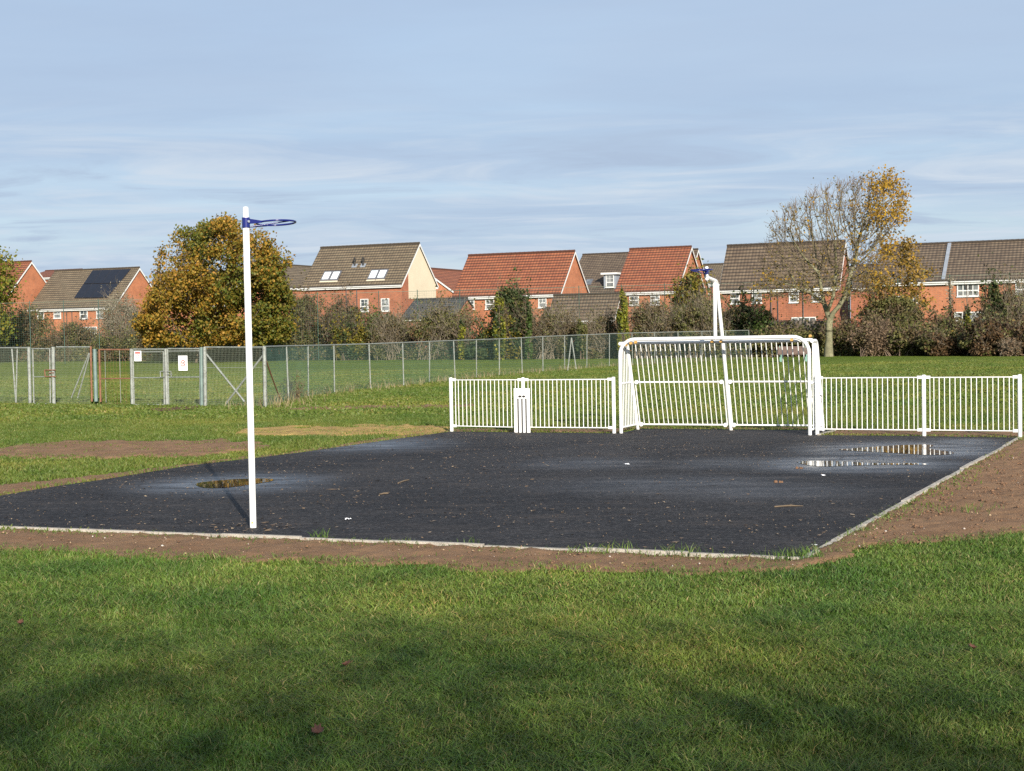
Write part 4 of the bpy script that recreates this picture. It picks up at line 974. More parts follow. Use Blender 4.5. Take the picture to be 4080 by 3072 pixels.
def dormer(i):
    ex, a, n = roof_frame(i); c = roof_at(i, *z3_(1558, 600)); w_ = 1.45; h_ = 1.55
    f = Vector((c.x, c.y - .25, c.z - .15))
    mb = MB(); mb.box((f.x, f.y + 1.3, f.z + h_ / 2), (w_, 2.6, h_)); d = mb.build('dormer', M['lead'], i['root'])
    mb = MB(); mb.box((f.x, f.y + 1.2, f.z + h_ + .09), (w_ + .5, 3.0, .2)); mb.build('dormer_roof', M['upvc'], d)
    window(i['root'], f.x, f.y, .95, f.z + .12, f.z + h_ - .05, 2)
    c = roof_at(i, *z3_(1342, 555)); mb = MB(); mb.box(c + n * .05, (.8, 1.1, .12), (ex, a, n)); k = mb.build('skylight', M['frame_grey'], i['root'])
    mb = MB(); mb.box(c + n * .113, (.6, .85, .012), (ex, a, n)); mb.build('pane', M['glass'], k)

HG = 'brick houses beyond the playing field'
def gabletrim(i): pass
house('brick_house', 'red roofed orange brick house cut by the left edge of the photo', (22, 1186), 166, -330, 232, (130, 1041), 'brick_orange', 'roof_red', group=HG)
house('brick_house', 'brown roofed brick house with black solar panels on its roof', (452, 1222), 163, 109, 662, (552, 1066), 'brick_orange', 'roof_brown',
      [win(z1_, 640, 705, 858, 945), win(z1_, 430, 490, 858, 942), win(z1_, 300, 355, 868, 950), win(z1_, 772, 830, 855, 940), win(z1_, 630, 780, 1012, 1100, 3)], pipes=[(266, 1226, 1310), (287, 1226, 1310)], extra=solar, group=HG)
house('brick_house', 'low red roof showing between the left edge house and the solar roof', z1_(480, 605), 196, 90, 330, z1_(480, 550), 'brick_red', 'roof_red', group=HG, W=9)
house('brick_house', 'brown roofed house almost wholly hidden behind the oak', (990, 1208), 176, 566, 1090, (1040, 1074), 'brick_orange', 'roof_brown', group=HG)
house('brick_house', 'brown roofed house half hidden behind the top of the oak', (1151, 1143), 168, None, None, z2_(392, 500), 'brick_orange', 'roof_brown', W=7.6, L=13, front='gable', group=HG)
house('brick_house', 'tall brown roofed house with skylights and a cream gable', (1600, 1131), 140, 1199, 1746, (1671, 969), 'brick_red', 'roof_brown',
      [win(z2_, 1078, 1145, 787, 887), win(z2_, 1243, 1312, 783, 884)], pipes=[(1380, 1143, 1240), (1422, 1142, 1260)], extra=cream, group=HG)
house('brick_house', 'red roofed house peeping out behind the cream gable', z2_(1825, 722), 172, None, None, z2_(1640, 537), 'brick_orange', 'roof_red', W=8.2, L=12, front='gable', group=HG)
house('garage', 'low dark grey roofed garage beside the cream gable house', z2_(1835, 925), 134, z2_(1400, 925)[0], 1850, z2_(1835, 783), 'brick_red', 'roof_grey', cat='garage', W=5.6, barge=False, low=True)
house('brick_house', 'wide red roofed house with tall orange gable left of the dormer house', (2233, 1168.5), 134, 1800, 2351, (2292, 1000), 'brick_orange', 'roof_red',
      [win(z3_, 145, 225, 703, 815), win(z3_, 330, 418, 700, 815), win(z3_, 848, 930, 685, 800)], group=HG)
house('brick_house', 'brown roofed house with a white dormer between two red roofs', (2620, 1163), 158, 2240, 2760, (2690, 1000), 'brick_red', 'roof_dark', extra=dormer, group=HG)
house('garage', 'low brown roofed garage between the two red roofed houses', z3_(1592, 912), 128, z3_(930, 912)[0], z3_(1720, 905)[0], z3_(1650, 662), 'brick_red', 'roof_dark', cat='garage')
house('brick_house', 'narrower red roofed house left of the hoop above the goal', (2700, 1156), 132, 2447, 2812, (2746, 983), 'brick_orange', 'roof_red',
      [win(z3_, 1740, 1835, 658, 778), win(z4_, 225, 318, 655, 772)], group=HG)
house('brick_house', 'house showing only a white gable edge behind the narrower red roof', (2735, 1156), 150, 2560, 2830, (2766, 994), 'brick_orange', 'roof_dark', group=HG)
house('brick_house', 'low brown roof in the gap right of the hoop', z4_(960, 560), 176, z4_(560, 560)[0], 2960, z4_(930, 372), 'brick_red', 'roof_brown', W=8.5, group=HG)
house('brick_house', 'brown roofed red brick house behind the bare tree', (3344, 1141), 124, 2864, 3396, (3362, 960), 'brick_red', 'roof_dark',
      [win(z4_, 1010, 1100, 635, 762), win(z4_, 1220, 1318, 632, 755), win(z4_, 1582, 1680, 625, 750), win(z4_, 1805, 1910, 615, 740), win(z4_, 1608, 1850, 896, 1000, 4)],
      pipes=[(3072, 1157, 1290), (3099, 1157, 1290), (3200, 1155, 1290)], group=HG)
house('brick_house', 'low dark roofed house glimpsed through the right side of the bare tree', z5_(1120, 1005), 150, z5_(780, 1005)[0], 3600, z5_(1100, 825), 'brick_red', 'roof_dark', W=8.5, group=HG)
def verge(i):
    ex, a, n = roof_frame(i)
    q0 = roof_at(i, *z5_(1553, 950)); q1 = roof_at(i, *z5_(1607, 648)); mb = MB()
    d = (q1 - q0).normalized(); c = (q0 + q1) / 2
    mb.box(c + n * .04, ((q1 - q0).length, .28, .1), (d, n.cross(d), n)); mb.build('party_wall_strip', M['lead'], i['root'])
house('terraced_house', 'long brown roofed brick terrace at the right edge of the photo', (4420, 1098), 112, 3480, 4460, (4440, 943), 'brick_orange', 'roof_dark',
      [win(z5_, 1665, 1845, 972, 1085, 4), win(z5_, 2142, 2290, 962, 1075, 4), win(z5_, 1645, 1885, 1215, 1330, 4), win(z5_, 1270, 1350, 1080, 1180), win(z5_, 1160, 1230, 1085, 1185)], W=8.8, extra=verge, group=HG)

# ------------------------------------------------------------------ segments, colonised branches and leaves
def seg_mesh(name, A, B, ra, rb, mat, parent, origin, n=3):
    A, B = np.asarray(A, float), np.asarray(B, float); ra, rb = np.asarray(ra, float), np.asarray(rb, float)
    o = np.array([origin.x, origin.y, origin.z]); d = B - A; l = np.linalg.norm(d, axis=1, keepdims=True) + 1e-9; d = d / l
    h = np.where(np.abs(d[:, 2:3]) < .9, np.array([[0, 0, 1.0]]), np.array([[1.0, 0, 0]]))
    x = np.cross(d, h); x /= np.linalg.norm(x, axis=1, keepdims=True) + 1e-9; y = np.cross(d, x)
    k = len(A); V = np.zeros((k, 2, n, 3)); A2 = A - d * ra[:, None] * .3; B2 = B + d * rb[:, None] * .3
    for j in range(n):
        a = 2 * math.pi * j / n; q = x * math.cos(a) + y * math.sin(a)
        V[:, 0, j] = A2 + q * ra[:, None]; V[:, 1, j] = B2 + q * rb[:, None]
    F = np.array([(j, (j + 1) % n, n + (j + 1) % n, n + j) for j in range(n)])[None] + (np.arange(k) * 2 * n)[:, None, None]
    return np_mesh(name, V.reshape(-1, 3) - o, F.reshape(-1, 4), mat, parent, n > 4)
def leaves(name, C, s, mat, parent, origin, aspect=.62, bend=.25):
    C = np.asarray(C, float); n = len(C); s = np.broadcast_to(s, (n,))
    a = rng.normal(size=(n, 3)); a /= np.linalg.norm(a, axis=1, keepdims=True); t = rng.normal(size=(n, 3)); b = np.cross(a, t); b /= np.linalg.norm(b, axis=1, keepdims=True); c = np.cross(a, b)
    o = np.array([origin.x, origin.y, origin.z])
    V = np.stack([C - a * s[:, None] * .5, C - b * s[:, None] * .5 * aspect + c * (s * bend)[:, None] * .4, C + a * s[:, None] * .5, C + b * s[:, None] * .5 * aspect + c * (s * bend)[:, None] * .4], 1) - o
    return np_mesh(name, V.reshape(-1, 3), np.arange(n * 4).reshape(n, 4), mat, parent)
def colonize(nodes, par, att, di, dk, step, iters):
    nodes = [np.array(q, float) for q in nodes]; par = list(par); att = np.asarray(att, float)
    alive = np.ones(len(att), bool); nd = np.full(len(att), 1e9); ni = np.zeros(len(att), int)
    def upd(i0):
        for i in range(i0, len(nodes)):
            d = np.linalg.norm(att - nodes[i], axis=1); m_ = d < nd; nd[m_] = d[m_]; ni[m_] = i
    upd(0)
    for _ in range(iters):
        act = alive & (nd < di)
        if not act.any(): break
        i0 = len(nodes)
        for k in np.unique(ni[act]):
            sel = att[act & (ni == k)] - nodes[k]; sel /= np.linalg.norm(sel, axis=1, keepdims=True) + 1e-9
            d = sel.sum(0) + rng.normal(0, .12, 3) * len(sel) ** .5; L_ = np.linalg.norm(d)
            if L_ < 1e-6: continue
            nodes.append(nodes[k] + d / L_ * step); par.append(int(k))
        if len(nodes) == i0: break
        upd(i0); alive &= nd > dk
        if len(nodes) > 14000: break
    return np.array(nodes), np.array(par)
def radii(par, tip, ex):
    n = len(par); ch = np.zeros(n); r = np.zeros(n)
    for i in range(n - 1, -1, -1):
        r[i] = max(tip, ch[i] ** (1 / ex)) if ch[i] > 0 else tip
        if par[i] >= 0: ch[par[i]] += r[i] ** ex
    return r
def in_outline(poly_px, D, n, depth, bias=1.0):
    pts = [at(x * 1.8445, y * 1.844, D) for x, y in poly_px]; pl = [(p.x, p.z) for p in pts]
    xs = [p[0] for p in pl]; zs = [p[1] for p in pl]; out = []
    X = rng.uniform(min(xs), max(xs), n * 4); Z = rng.uniform(min(zs), max(zs), n * 4); ok = inside(pl, X, Z); X, Z = X[ok][:n], Z[ok][:n]
    cx, cz = (min(xs) + max(xs)) / 2, (min(zs) + max(zs)) / 2; hx, hz = (max(xs) - min(xs)) / 2, (max(zs) - min(zs)) / 2
    q = np.clip(1 - ((X - cx) / hx / 1.05) ** 2 - ((Z - cz) / hz / 1.1) ** 2 * .8, .08, 1) ** .5
    Y = pts[0].y + rng.uniform(-1, 1, len(X)) * depth * q
    s_ = Y / pts[0].y                                  # keep real width while the depth varies a little
    return np.stack([X, Y, Z], 1)

def within(p3, outline, jit):
    d = p3 - np.array([CAM.x, CAM.y, CAM.z]); f = d @ np.array(_F)
    x = (CX + F_PX * (d @ np.array(_R)) / f) / 1.8445; y = (CY - F_PX * (d @ np.array(_U)) / f) / 1.844
    return inside(outline, x + rng.normal(0, jit, len(x)), y + rng.normal(0, jit, len(x)))
# oak
M['oak_leaf'] = leaf_mat('autumn_oak_leaves', [(0.13, 0.112, 0.013), (0.25, 0.148, 0.018), (0.32, 0.172, 0.020), (0.15, 0.118, 0.015), (0.10, 0.096, 0.013), (0.35, 0.20, 0.030), (0.26, 0.122, 0.020), (0.14, 0.112, 0.015), (0.20, 0.11, 0.022)], .25)
M['oak_leaf_green'] = leaf_mat('greener_oak_leaves', [(0.05, 0.075, 0.010), (0.085, 0.10, 0.012), (0.15, 0.12, 0.014), (0.06, 0.085, 0.012), (0.20, 0.14, 0.02), (0.05, 0.06, 0.010)], .25)
def big_leafy(name, label, base_px, outline, depth, natt, per, ls, mats, D=None, cat='tree', dens=None, trunk_r=.35, spread=.55, bark='bark_dark', fork=.22, twigless=False):
    b = P(*base_px) if D is None else at(base_px[0], base_px[1], D); b = Vector((b.x, b.y, 0)); D = b.y
    att = in_outline(outline, D, natt, depth)
    if dens is not None: att = att[rng.random(len(att)) < dens(att)]
    top = att[:, 2].max(); root = thing(name, label, cat, b)
    n0 = 6; tr = [np.array([b.x + .1 * math.sin(k), b.y, top * fork * k / n0]) for k in range(n0 + 1)]
    N_, Pp = colonize(tr, [-1] + list(range(n0)), att[rng.random(len(att)) < .6], 6.0, .9, .45, 120)
    r = radii(Pp, .014, 2.3); r *= trunk_r / max(r[0], 1e-6) if r[0] > trunk_r else 1.0
    i = np.arange(1, len(N_)); thick = r[i] > .06
    A, B = N_[Pp[i]], N_[i]
    seg_mesh('trunk', A, B, np.minimum(r[Pp[i]], r[i] * 1.7 + .01), r[i], M[bark], root, b, 5)
    lc = np.repeat(att, per, 0) + rng.normal(0, spread, (len(att) * per, 3)) * np.array([1, 1, .75])
    lc = lc[lc[:, 2] > .15]
    return root, b, lc
oak_out = [(295, 735), (292, 700), (305, 680), (318, 640), (335, 612), (338, 575), (348, 545), (362, 515), (395, 492), (430, 486), (465, 480), (486, 468), (505, 472), (528, 500), (545, 515), (560, 494), (582, 502), (598, 522), (608, 552), (626, 546), (632, 556), (612, 590), (622, 620), (634, 650), (640, 690), (630, 735), (600, 745), (540, 748), (500, 742), (440, 748), (380, 748), (330, 744)]
root, ob, lc = big_leafy('oak_tree', 'broad golden brown oak behind the gates and the netball post', (781, 1446), oak_out, 6.2, 900, 90, .3, None, spread=.40)
gap = vnoise(lc[:, 0] * 1.0 + lc[:, 1] * .35, lc[:, 2] + .2 * lc[:, 1], 1.15, 4); lc = lc[(gap > .38) | (rng.random(len(lc)) < .12)]; lc = lc[lc[:, 2] > 1.0 + .6 * vnoise(lc[:, 0], lc[:, 1], 1.6)]
sp_ = []
for k in range(150):
    i_ = rnd.randrange(len(lc)); q = lc[i_]
    o_d = np.array([q[0] - ob.x, (q[1] - ob.y) * .5, q[2] - 6.0]); l_ = np.linalg.norm(o_d)
    if l_ < 4.2 or q[2] < 5: continue
    t_ = rng.random(26)[:, None] * rnd.uniform(.3, .75); sp_.append(q + (o_d / l_ * .6 + np.array([0, 0, .55])) * t_ + rng.normal(0, .13, (26, 3)))
lc = np.concatenate([lc] + sp_); lc = lc[within(lc, oak_out, 9)]
green = (vnoise(lc[:, 0], lc[:, 2] + lc[:, 1] * .2, 3.0, 8) + .035 * (lc[:, 0] - ob.x) + .25 * (rng.random(len(lc)) - .5)) > .70
leaves('crown', lc[~green], .15 + .14 * rng.random((~green).sum()), M['oak_leaf'], root, ob, .75)
leaves('crown', lc[green], .15 + .14 * rng.random(green.sum()), M['oak_leaf_green'], root, ob, .75)

# half bare tree with yellow leaves left at its right
M['yellow_leaf'] = leaf_mat('yellow_autumn_leaves', [(0.32, 0.19, 0.018), (0.42, 0.255, 0.022), (0.25, 0.15, 0.02), (0.35, 0.185, 0.025), (0.20, 0.155, 0.03)], .35)
M['olive_leaf'] = leaf_mat('olive_leaves', [(0.12, 0.11, 0.02), (0.18, 0.13, 0.025), (0.09, 0.09, 0.018), (0.22, 0.15, 0.03)], .3)
def bare_tree():
    b = P(3300, 1421); D = b.y; root = thing('bare_tree', 'tall half bare tree with mossy trunk and yellow leaves at its upper right', 'tree', b)
    V = lambda x, y, dy=0: np.array(at(x * 1.8445, y * 1.844, D + dy))
    trunk = [V(1790, 771), V(1790, 755), V(1791, 735), V(1791, 715), V(1791, 700), V(1793, 690)]; par = [-1, 0, 1, 2, 3, 4]
    def limb(start, pts):
        p_ = start
        for q in pts: trunk.append(V(*q)); par.append(p_); p_ = len(trunk) - 1
        return p_
    limb(5, [(1786, 672, .2), (1780, 655, .4), (1776, 635, .4), (1772, 612, .2), (1768, 590, 0)])
    limb(5, [(1800, 676, -.2), (1812, 662, -.4), (1822, 645, -.5), (1830, 622, -.6), (1836, 600, -.6), (1842, 575, -.4)])
    limb(6, [(1793, 660, -.5), (1800, 640, -.8), (1803, 615, -.8), (1806, 590, -.6)])
    limb(7, [(1765, 645, .9), (1748, 632, 1.2), (1728, 625, 1.4)])
    out = [(1625, 640), (1622, 622), (1645, 600), (1652, 560), (1662, 500), (1678, 472), (1700, 442), (1735, 425), (1760, 410), (1800, 396), (1840, 386), (1880, 384), (1920, 388), (1948, 410), (1955, 450), (1945, 482), (1925, 508), (1900, 522), (1908, 548), (1890, 575), (1895, 610), (1870, 640), (1838, 655), (1800, 640), (1770, 650), (1740, 655), (1710, 645), (1680, 650), (1650, 655)]
    att = in_outline(out, D, 4600, 4.2)
    N_, Pp = colonize(trunk, par, att, 3.2, .34, .22, 170)
    r = radii(Pp, .0115, 2.3); r = np.minimum(r, .30); r[0] = .34; r[1] = .30
    i = np.arange(1, len(N_)); A, B = N_[Pp[i]], N_[i]; ra, rb = r[Pp[i]], r[i]; ra = np.minimum(ra, rb * 1.6 + .01)
    th = rb > .045
    seg_mesh('trunk', A[th], B[th], ra[th], rb[th], M['bark_pale'], root, b, 8)
    seg_mesh('branches', A[~th], B[~th], np.minimum(ra[~th], .05), rb[~th], M['bark_branch'], root, b, 4)
    # twigs from the thin ends
    thin = np.where(r < .028)[0]; k = rng.choice(thin, min(len(thin), 16000)); base = N_[k]
    c = np.array([N_[0][0], N_[0][1], 5.5]); out_d = base - c; out_d /= np.linalg.norm(out_d, axis=1, keepdims=True)
    d = out_d * .8 + rng.normal(0, .45, base.shape) + np.array([0, 0, .55]); d /= np.linalg.norm(d, axis=1, keepdims=True)
    L_ = (.25 + .5 * rng.random(len(k)))[:, None]; mid = base + d * L_ * .5; d2 = d + rng.normal(0, .25, d.shape); d2 /= np.linalg.norm(d2, axis=1, keepdims=True); end = mid + d2 * L_ * .5
    seg_mesh('twigs', np.concatenate([base, mid]), np.concatenate([mid, end]), np.full(2 * len(k), .0105), np.concatenate([np.full(len(k), .0095), np.full(len(k), .006)]), M['bark_twig'], root, b, 3)
    # yellow leaves: thick at the upper right, thin elsewhere
    vx = lambda p_: np.array([0]) 
    tips = end; xs = (tips[:, 0] - N_[0][0]); zs = tips[:, 2]
    dense_ = np.clip((xs - 1.9) / 1.4, 0, 1) * np.clip((zs - 8.2) / 1.2, 0, 1)
    low = np.clip((xs - 2.6) / .8, 0, 1) * np.clip((7.6 - zs) / .6, 0, 1) * .25
    sel = rng.random(len(tips)) < np.maximum(dense_ * (vnoise(xs * 3, zs * 3, 1.6) > .24), low) + .035 + .08 * np.clip(xs / 4, 0, 1)
    lp = np.repeat(tips[sel], 7, 0) + rng.normal(0, .24, (sel.sum() * 7, 3))
    leaves('crown', lp, .10 + .12 * rng.random(len(lp)), M['yellow_leaf'], root, b, .8)
    lowt = (rng.random(len(tips)) < np.maximum(np.clip((7.2 - zs) / 2.5, 0, 1) * .45, .06) * np.clip((-xs + 4) / 4, .3, 1))
    lp = np.repeat(tips[lowt], 3, 0) + rng.normal(0, .2, (lowt.sum() * 3, 3))
    leaves('sparse_leaves', lp, .10 + .1 * rng.random(len(lp)), M['olive_leaf'], root, b, .7)
bare_tree()
# smaller autumn tree to the right of it
M['russet_leaf'] = leaf_mat('russet_leaves', [(0.20, 0.12, 0.025), (0.30, 0.18, 0.03), (0.13, 0.09, 0.025), (0.10, 0.09, 0.02), (0.24, 0.15, 0.04), (0.38, 0.24, 0.03)], .3)
root, b, lc = big_leafy('small_tree', 'small thin russet and yellow tree right of the bare tree', (3560, 1412), [(1870, 690), (1862, 650), (1872, 600), (1895, 560), (1915, 515), (1935, 505), (1960, 508), (1975, 530), (1960, 550), (1985, 572), (2015, 582), (2010, 598), (1980, 600), (1985, 630), (2000, 655), (1985, 690), (1960, 720), (1900, 725)], 2.6, 520, 14, .2, None, trunk_r=.12, spread=.30, bark='bark_twig', fork=.15)
gap = vnoise(lc[:, 0], lc[:, 2], 0.8, 4); lc = lc[(gap > .38) | (rng.random(len(lc)) < .2)]
hi = (lc[:, 2] > 6.2) & (vnoise(lc[:, 0], lc[:, 2], .9, 14) > .62) | (rng.random(len(lc)) < .05)
leaves('crown', lc[~hi], .13 + .12 * rng.random((~hi).sum()), M['russet_leaf'], root, b, .75)
leaves('crown', lc[hi], .15 + .14 * rng.random(hi.sum()), M['yellow_leaf'], root, b, .75)
# tree cut by the left edge
M['lime_leaf'] = leaf_mat('yellow_green_leaves', [(0.10, 0.13, 0.014), (0.16, 0.16, 0.018), (0.22, 0.16, 0.02), (0.07, 0.10, 0.012), (0.13, 0.12, 0.015)], .3)
root, b, lc = big_leafy('leafy_tree', 'yellow green leafy tree cut by the left edge of the photo', (-60, 1449), [(-130, 740), (-140, 640), (-110, 560), (-60, 530), (-10, 545), (20, 560), (34, 590), (28, 620), (5, 640), (12, 665), (8, 740)], 4.0, 420, 22, .3, None, trunk_r=.2, spread=.5)
leaves('crown', lc, .2 + .16 * rng.random(len(lc)), M['lime_leaf'], root, b, .75)
SUN_E = 4.9; SKY_S = 0.08; EXPO = 0.95; SKY_OFF = (0.3, 0.2, 0); CLOUD_LO = (.49, .625, .845); CLOUD_HI = (.575, .71, .91); CLOUD_K = 5.5
WISP_OFF = (0.0, 0.0, 0); WISP = (4.2, 4.75, 5.4); GREYC = (2.75, 3.4, 4.45)
_w = ['leftmost', 'second from the left', 'third from the left', 'third from the right', 'second from the right', 'rightmost']
SHADE = [(-3.6 + 2.5 * k, -.2 - .62 * k, 16.6, 10.3, 5.2, 9600 - 700 * k, 'broad park tree behind the photographer, %s of a row of six' % _w[k]) for k in range(6)]
# ------------------------------------------------------------------ shrubs along the far edge of the field
LM = {
 'olive': [(0.075, 0.082, 0.024), (0.11, 0.105, 0.034), (0.058, 0.070, 0.020), (0.15, 0.125, 0.045), (0.09, 0.095, 0.028)],
 'brown': [(0.095, 0.070, 0.034), (0.13, 0.09, 0.044), (0.07, 0.055, 0.027), (0.06, 0.060, 0.022), (0.155, 0.11, 0.056)],
 'beech': [(0.065, 0.038, 0.018), (0.09, 0.050, 0.023), (0.045, 0.032, 0.015), (0.13, 0.075, 0.036), (0.042, 0.042, 0.016)],
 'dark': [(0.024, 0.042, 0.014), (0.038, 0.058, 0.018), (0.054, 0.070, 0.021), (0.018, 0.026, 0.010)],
 'green': [(0.045, 0.085, 0.016), (0.065, 0.10, 0.02), (0.035, 0.065, 0.014), (0.09, 0.11, 0.025)],
 'ivy': [(0.11, 0.135, 0.014), (0.19, 0.19, 0.018), (0.06, 0.085, 0.012), (0.24, 0.21, 0.022), (0.04, 0.06, 0.010)],
 'goldgreen': [(0.10, 0.105, 0.014), (0.17, 0.13, 0.018), (0.06, 0.08, 0.012), (0.22, 0.15, 0.02)],
 'grey': [(0.24, 0.21, 0.15), (0.19, 0.17, 0.12), (0.30, 0.26, 0.19), (0.15, 0.14, 0.09)],
 'pink': [(0.17, 0.115, 0.07), (0.22, 0.155, 0.10), (0.13, 0.085, 0.05), (0.09, 0.07, 0.04)],
}
for k_ in list(LM): LM[k_] = leaf_mat(k_ + '_shrub_leaves', LM[k_], .22)
_ex = [-400, 0, 1000, 1900, 2600, 3300, 4080, 4500]; _ey = [1443, 1441, 1436, 1432, 1427, 1419, 1415, 1413]
def edge_y(px): return float(np.interp(px, _ex, _ey))
def shrub(name, label, cat, x0, x1, top, dD=0.0, leaf='olive', stem='bark_twig', nl=900, ns=40, ls=.16, column=False, group=None, tall=False):
    xc = (x0 + x1) / 2 * 1.8445; b = P(xc, edge_y(xc)); b = at(xc, edge_y(xc), b.y + dD); b = Vector((b.x, b.y, 0))
    w = (x1 - x0) * 1.8445 * b.y / F_PX; h = z_over(b, top * 1.844, xc); dep = w * .5 if not column else w * .5
    dep = min(dep, 2.2)
    root = thing(name, label, cat, b, group=group)
    A, B, ra, rb, tips = [], [], [], [], []
    for k in range(ns):
        a = rnd.uniform(0, 6.28); q = rnd.random() ** .5
        bx = b + Vector((rnd.uniform(-.42, .42) * w, rnd.uniform(-.4, .4) * dep, 0))
        e = b + Vector((math.cos(a) * q * w * .5, math.sin(a) * q * dep * .8, h * (1 - .34 * q * q) * (rnd.uniform(.66, 1.04) if rnd.random() < .85 else rnd.uniform(1.05, 1.2))))
        if column: bx = b + Vector((rnd.uniform(-.2, .2) * w, rnd.uniform(-.2, .2) * w, 0))
        p0 = bx; n = 5
        for i in range(1, n + 1):
            t = i / n; p1 = bx.lerp(e, t) + Vector((rnd.uniform(-.1, .1), rnd.uniform(-.1, .1), rnd.uniform(-.05, .12))) * (h * .12)
            if i == 1: p1.x = bx.x + (p1.x - bx.x) * .6
            r0 = .030 * (1 - t * .75) + .004
            A.append(p0); B.append(p1); ra.append(r0 + .004); rb.append(r0)
            if i >= 2:
                for _ in range(4):
                    dd = (p1 - p0).normalized() + Vector((rnd.gauss(0, .8), rnd.gauss(0, .7), rnd.gauss(.25, .5))); l = rnd.uniform(.25, .75) * min(1, h / 2.6)
                    t1 = p1 + dd.normalized() * l; A.append(p1); B.append(t1); ra.append(.010); rb.append(.006)
                    t2 = t1 + (dd + Vector((rnd.gauss(0, .7), rnd.gauss(0, .6), rnd.gauss(.2, .5)))).normalized() * l * .7; A.append(t1); B.append(t2); ra.append(.007); rb.append(.004)
                    tips += [t1, t2]
            p0 = p1
    seg_mesh('stems', [tuple(q) for q in A], [tuple(q) for q in B], ra, rb, M[stem], root, b, 3)
    if nl:
        nl = int(nl * (2.8 if stem != 'bark_grey' else 3.6)); ls *= 1.2
        nk = max(4, int(6 + w)); pts = []
        lob = [(rnd.uniform(-.40, .40) * w, rnd.uniform(-.4, .4) * dep, rnd.random()) for _ in range(nk * 3)]
        for (lx, ly, t) in lob:
            zt = h * (1 - .42 * (2 * lx / w) ** 2); lz = (.08 + .80 * t) * zt; rr = np.array([w * .20, max(.4, dep * .35), h * .17])
            m_ = nl // len(lob) + 1; d = rng.normal(size=(m_, 3)); d /= np.linalg.norm(d, axis=1, keepdims=True); d *= (rng.random((m_, 1)) ** .4)
            pts.append(np.array([b.x + lx, b.y + ly, lz]) + d * rr)
        Lf = np.concatenate(pts)
        if tips and not column:
            T = np.array([tuple(q) for q in tips]); T = T[rng.choice(len(T), min(len(T), nl // 3))]; Lf = np.concatenate([Lf, T + rng.normal(0, .08, T.shape)])
        Lf = Lf[Lf[:, 2] > .03]
        sec = {'brown': 'olive', 'olive': 'brown', 'dark': 'olive', 'beech': 'olive', 'goldgreen': 'dark', 'green': 'dark', 'ivy': 'dark', 'grey': 'olive', 'pink': 'brown'}[leaf]
        pick = vnoise(Lf[:, 0], Lf[:, 2] + .4 * Lf[:, 1], .7, len(label) % 13) + .5 * (rng.random(len(Lf)) - .5) < .62
        leaves('foliage', Lf[pick], ls * (.6 + .8 * rng.random(pick.sum())), LM[leaf], root, b, .65)
        if (~pick).any(): leaves('mixed_foliage', Lf[~pick], ls * (.6 + .8 * rng.random((~pick).sum())), LM[sec], root, b, .65)
    return root
S = shrub
S('shrub', 'tangled olive brown shrub beneath the left edge tree', 'shrub', -30, 112, 655, 3, 'olive', 'bark_twig', 3200, 60)
S('shrub', 'grey leafless shrub in front of the solar panel house', 'shrub', 214, 308, 634, 2, 'grey', 'bark_grey', 1500, 120, .12)
S('hedge_shrub', 'dark brown bramble mound below the solar panel house', 'shrub', 92, 216, 698, 0, 'brown', 'bark_twig', 3600, 50)
S('hedge_shrub', 'low brown bramble at the left end of the field edge', 'shrub', -90, 60, 706, 0, 'brown', 'bark_twig', 2800, 40)
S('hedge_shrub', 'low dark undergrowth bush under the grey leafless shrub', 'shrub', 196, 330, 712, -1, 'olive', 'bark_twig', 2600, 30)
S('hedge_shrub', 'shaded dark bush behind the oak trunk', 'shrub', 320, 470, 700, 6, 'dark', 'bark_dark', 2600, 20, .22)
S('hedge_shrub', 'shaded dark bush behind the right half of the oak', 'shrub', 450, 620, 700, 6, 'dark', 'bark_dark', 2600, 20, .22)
S('shrub', 'wide olive brown shrub right of the oak', 'shrub', 606, 715, 636, 1, 'olive', 'bark_twig', 3800, 70)
S('shrub', 'brown twiggy shrub in front of the cream gable house front', 'shrub', 690, 790, 648, 2, 'brown', 'bark_twig', 2400, 80)
S('shrub', 'small dark leafy bush with golden edges below the paired windows', 'shrub', 716, 800, 690, -1, 'goldgreen', 'bark_dark', 2400, 24)
S('shrub', 'rounded green bush under the right one of the paired windows', 'shrub', 782, 862, 668, 2, 'green', 'bark_twig', 2400, 30)
S('shrub', 'bare brown twiggy shrub in front of the grey garage roof', 'shrub', 800, 905, 684, 0, 'brown', 'bark_grey', 1400, 90, .12)
S('shrub', 'grey brown twiggy shrub right of the grey garage roof', 'shrub', 888, 1046, 654, 1, 'olive', 'bark_grey', 2200, 100, .13)
S('ivy_column', 'short yellow ivy clump on a fence post left of the wide red roof', 'ivy', 990, 1009, 690, -2, 'ivy', 'bark_twig', 700, 8, .15, True)
S('evergreen_shrub', 'tall dark evergreen bush in front of the wide red roof', 'shrub', 1058, 1152, 612, 1, 'dark', 'bark_dark', 5200, 40, .2)
S('shrub', 'low green gold bush at the foot of the tall dark evergreen', 'shrub', 1050, 1160, 676, -1, 'goldgreen', 'bark_dark', 1600, 20)
S('ivy_column', 'bright yellow green ivy column beside the tall dark evergreen', 'ivy', 1066, 1094, 628, -3, 'ivy', 'bark_twig', 1700, 10, .16, True)
S('ivy_column', 'slim green ivy column right of the tall dark evergreen', 'ivy', 1134, 1150, 650, -2, 'green', 'bark_twig', 500, 8, .14, True)
S('shrub', 'bare brown tangled shrub below the wide red roof house', 'shrub', 1148, 1260, 672, 0, 'brown', 'bark_grey', 1800, 110, .13)
S('ivy_column', 'dark ivy clump below the brown garage roof', 'ivy', 1246, 1270, 680, -2, 'dark', 'bark_twig', 900, 8, .16, True)
S('shrub', 'bare twiggy shrub below the brown garage eaves', 'shrub', 1256, 1348, 684, 0, 'brown', 'bark_grey', 1400, 90, .12)
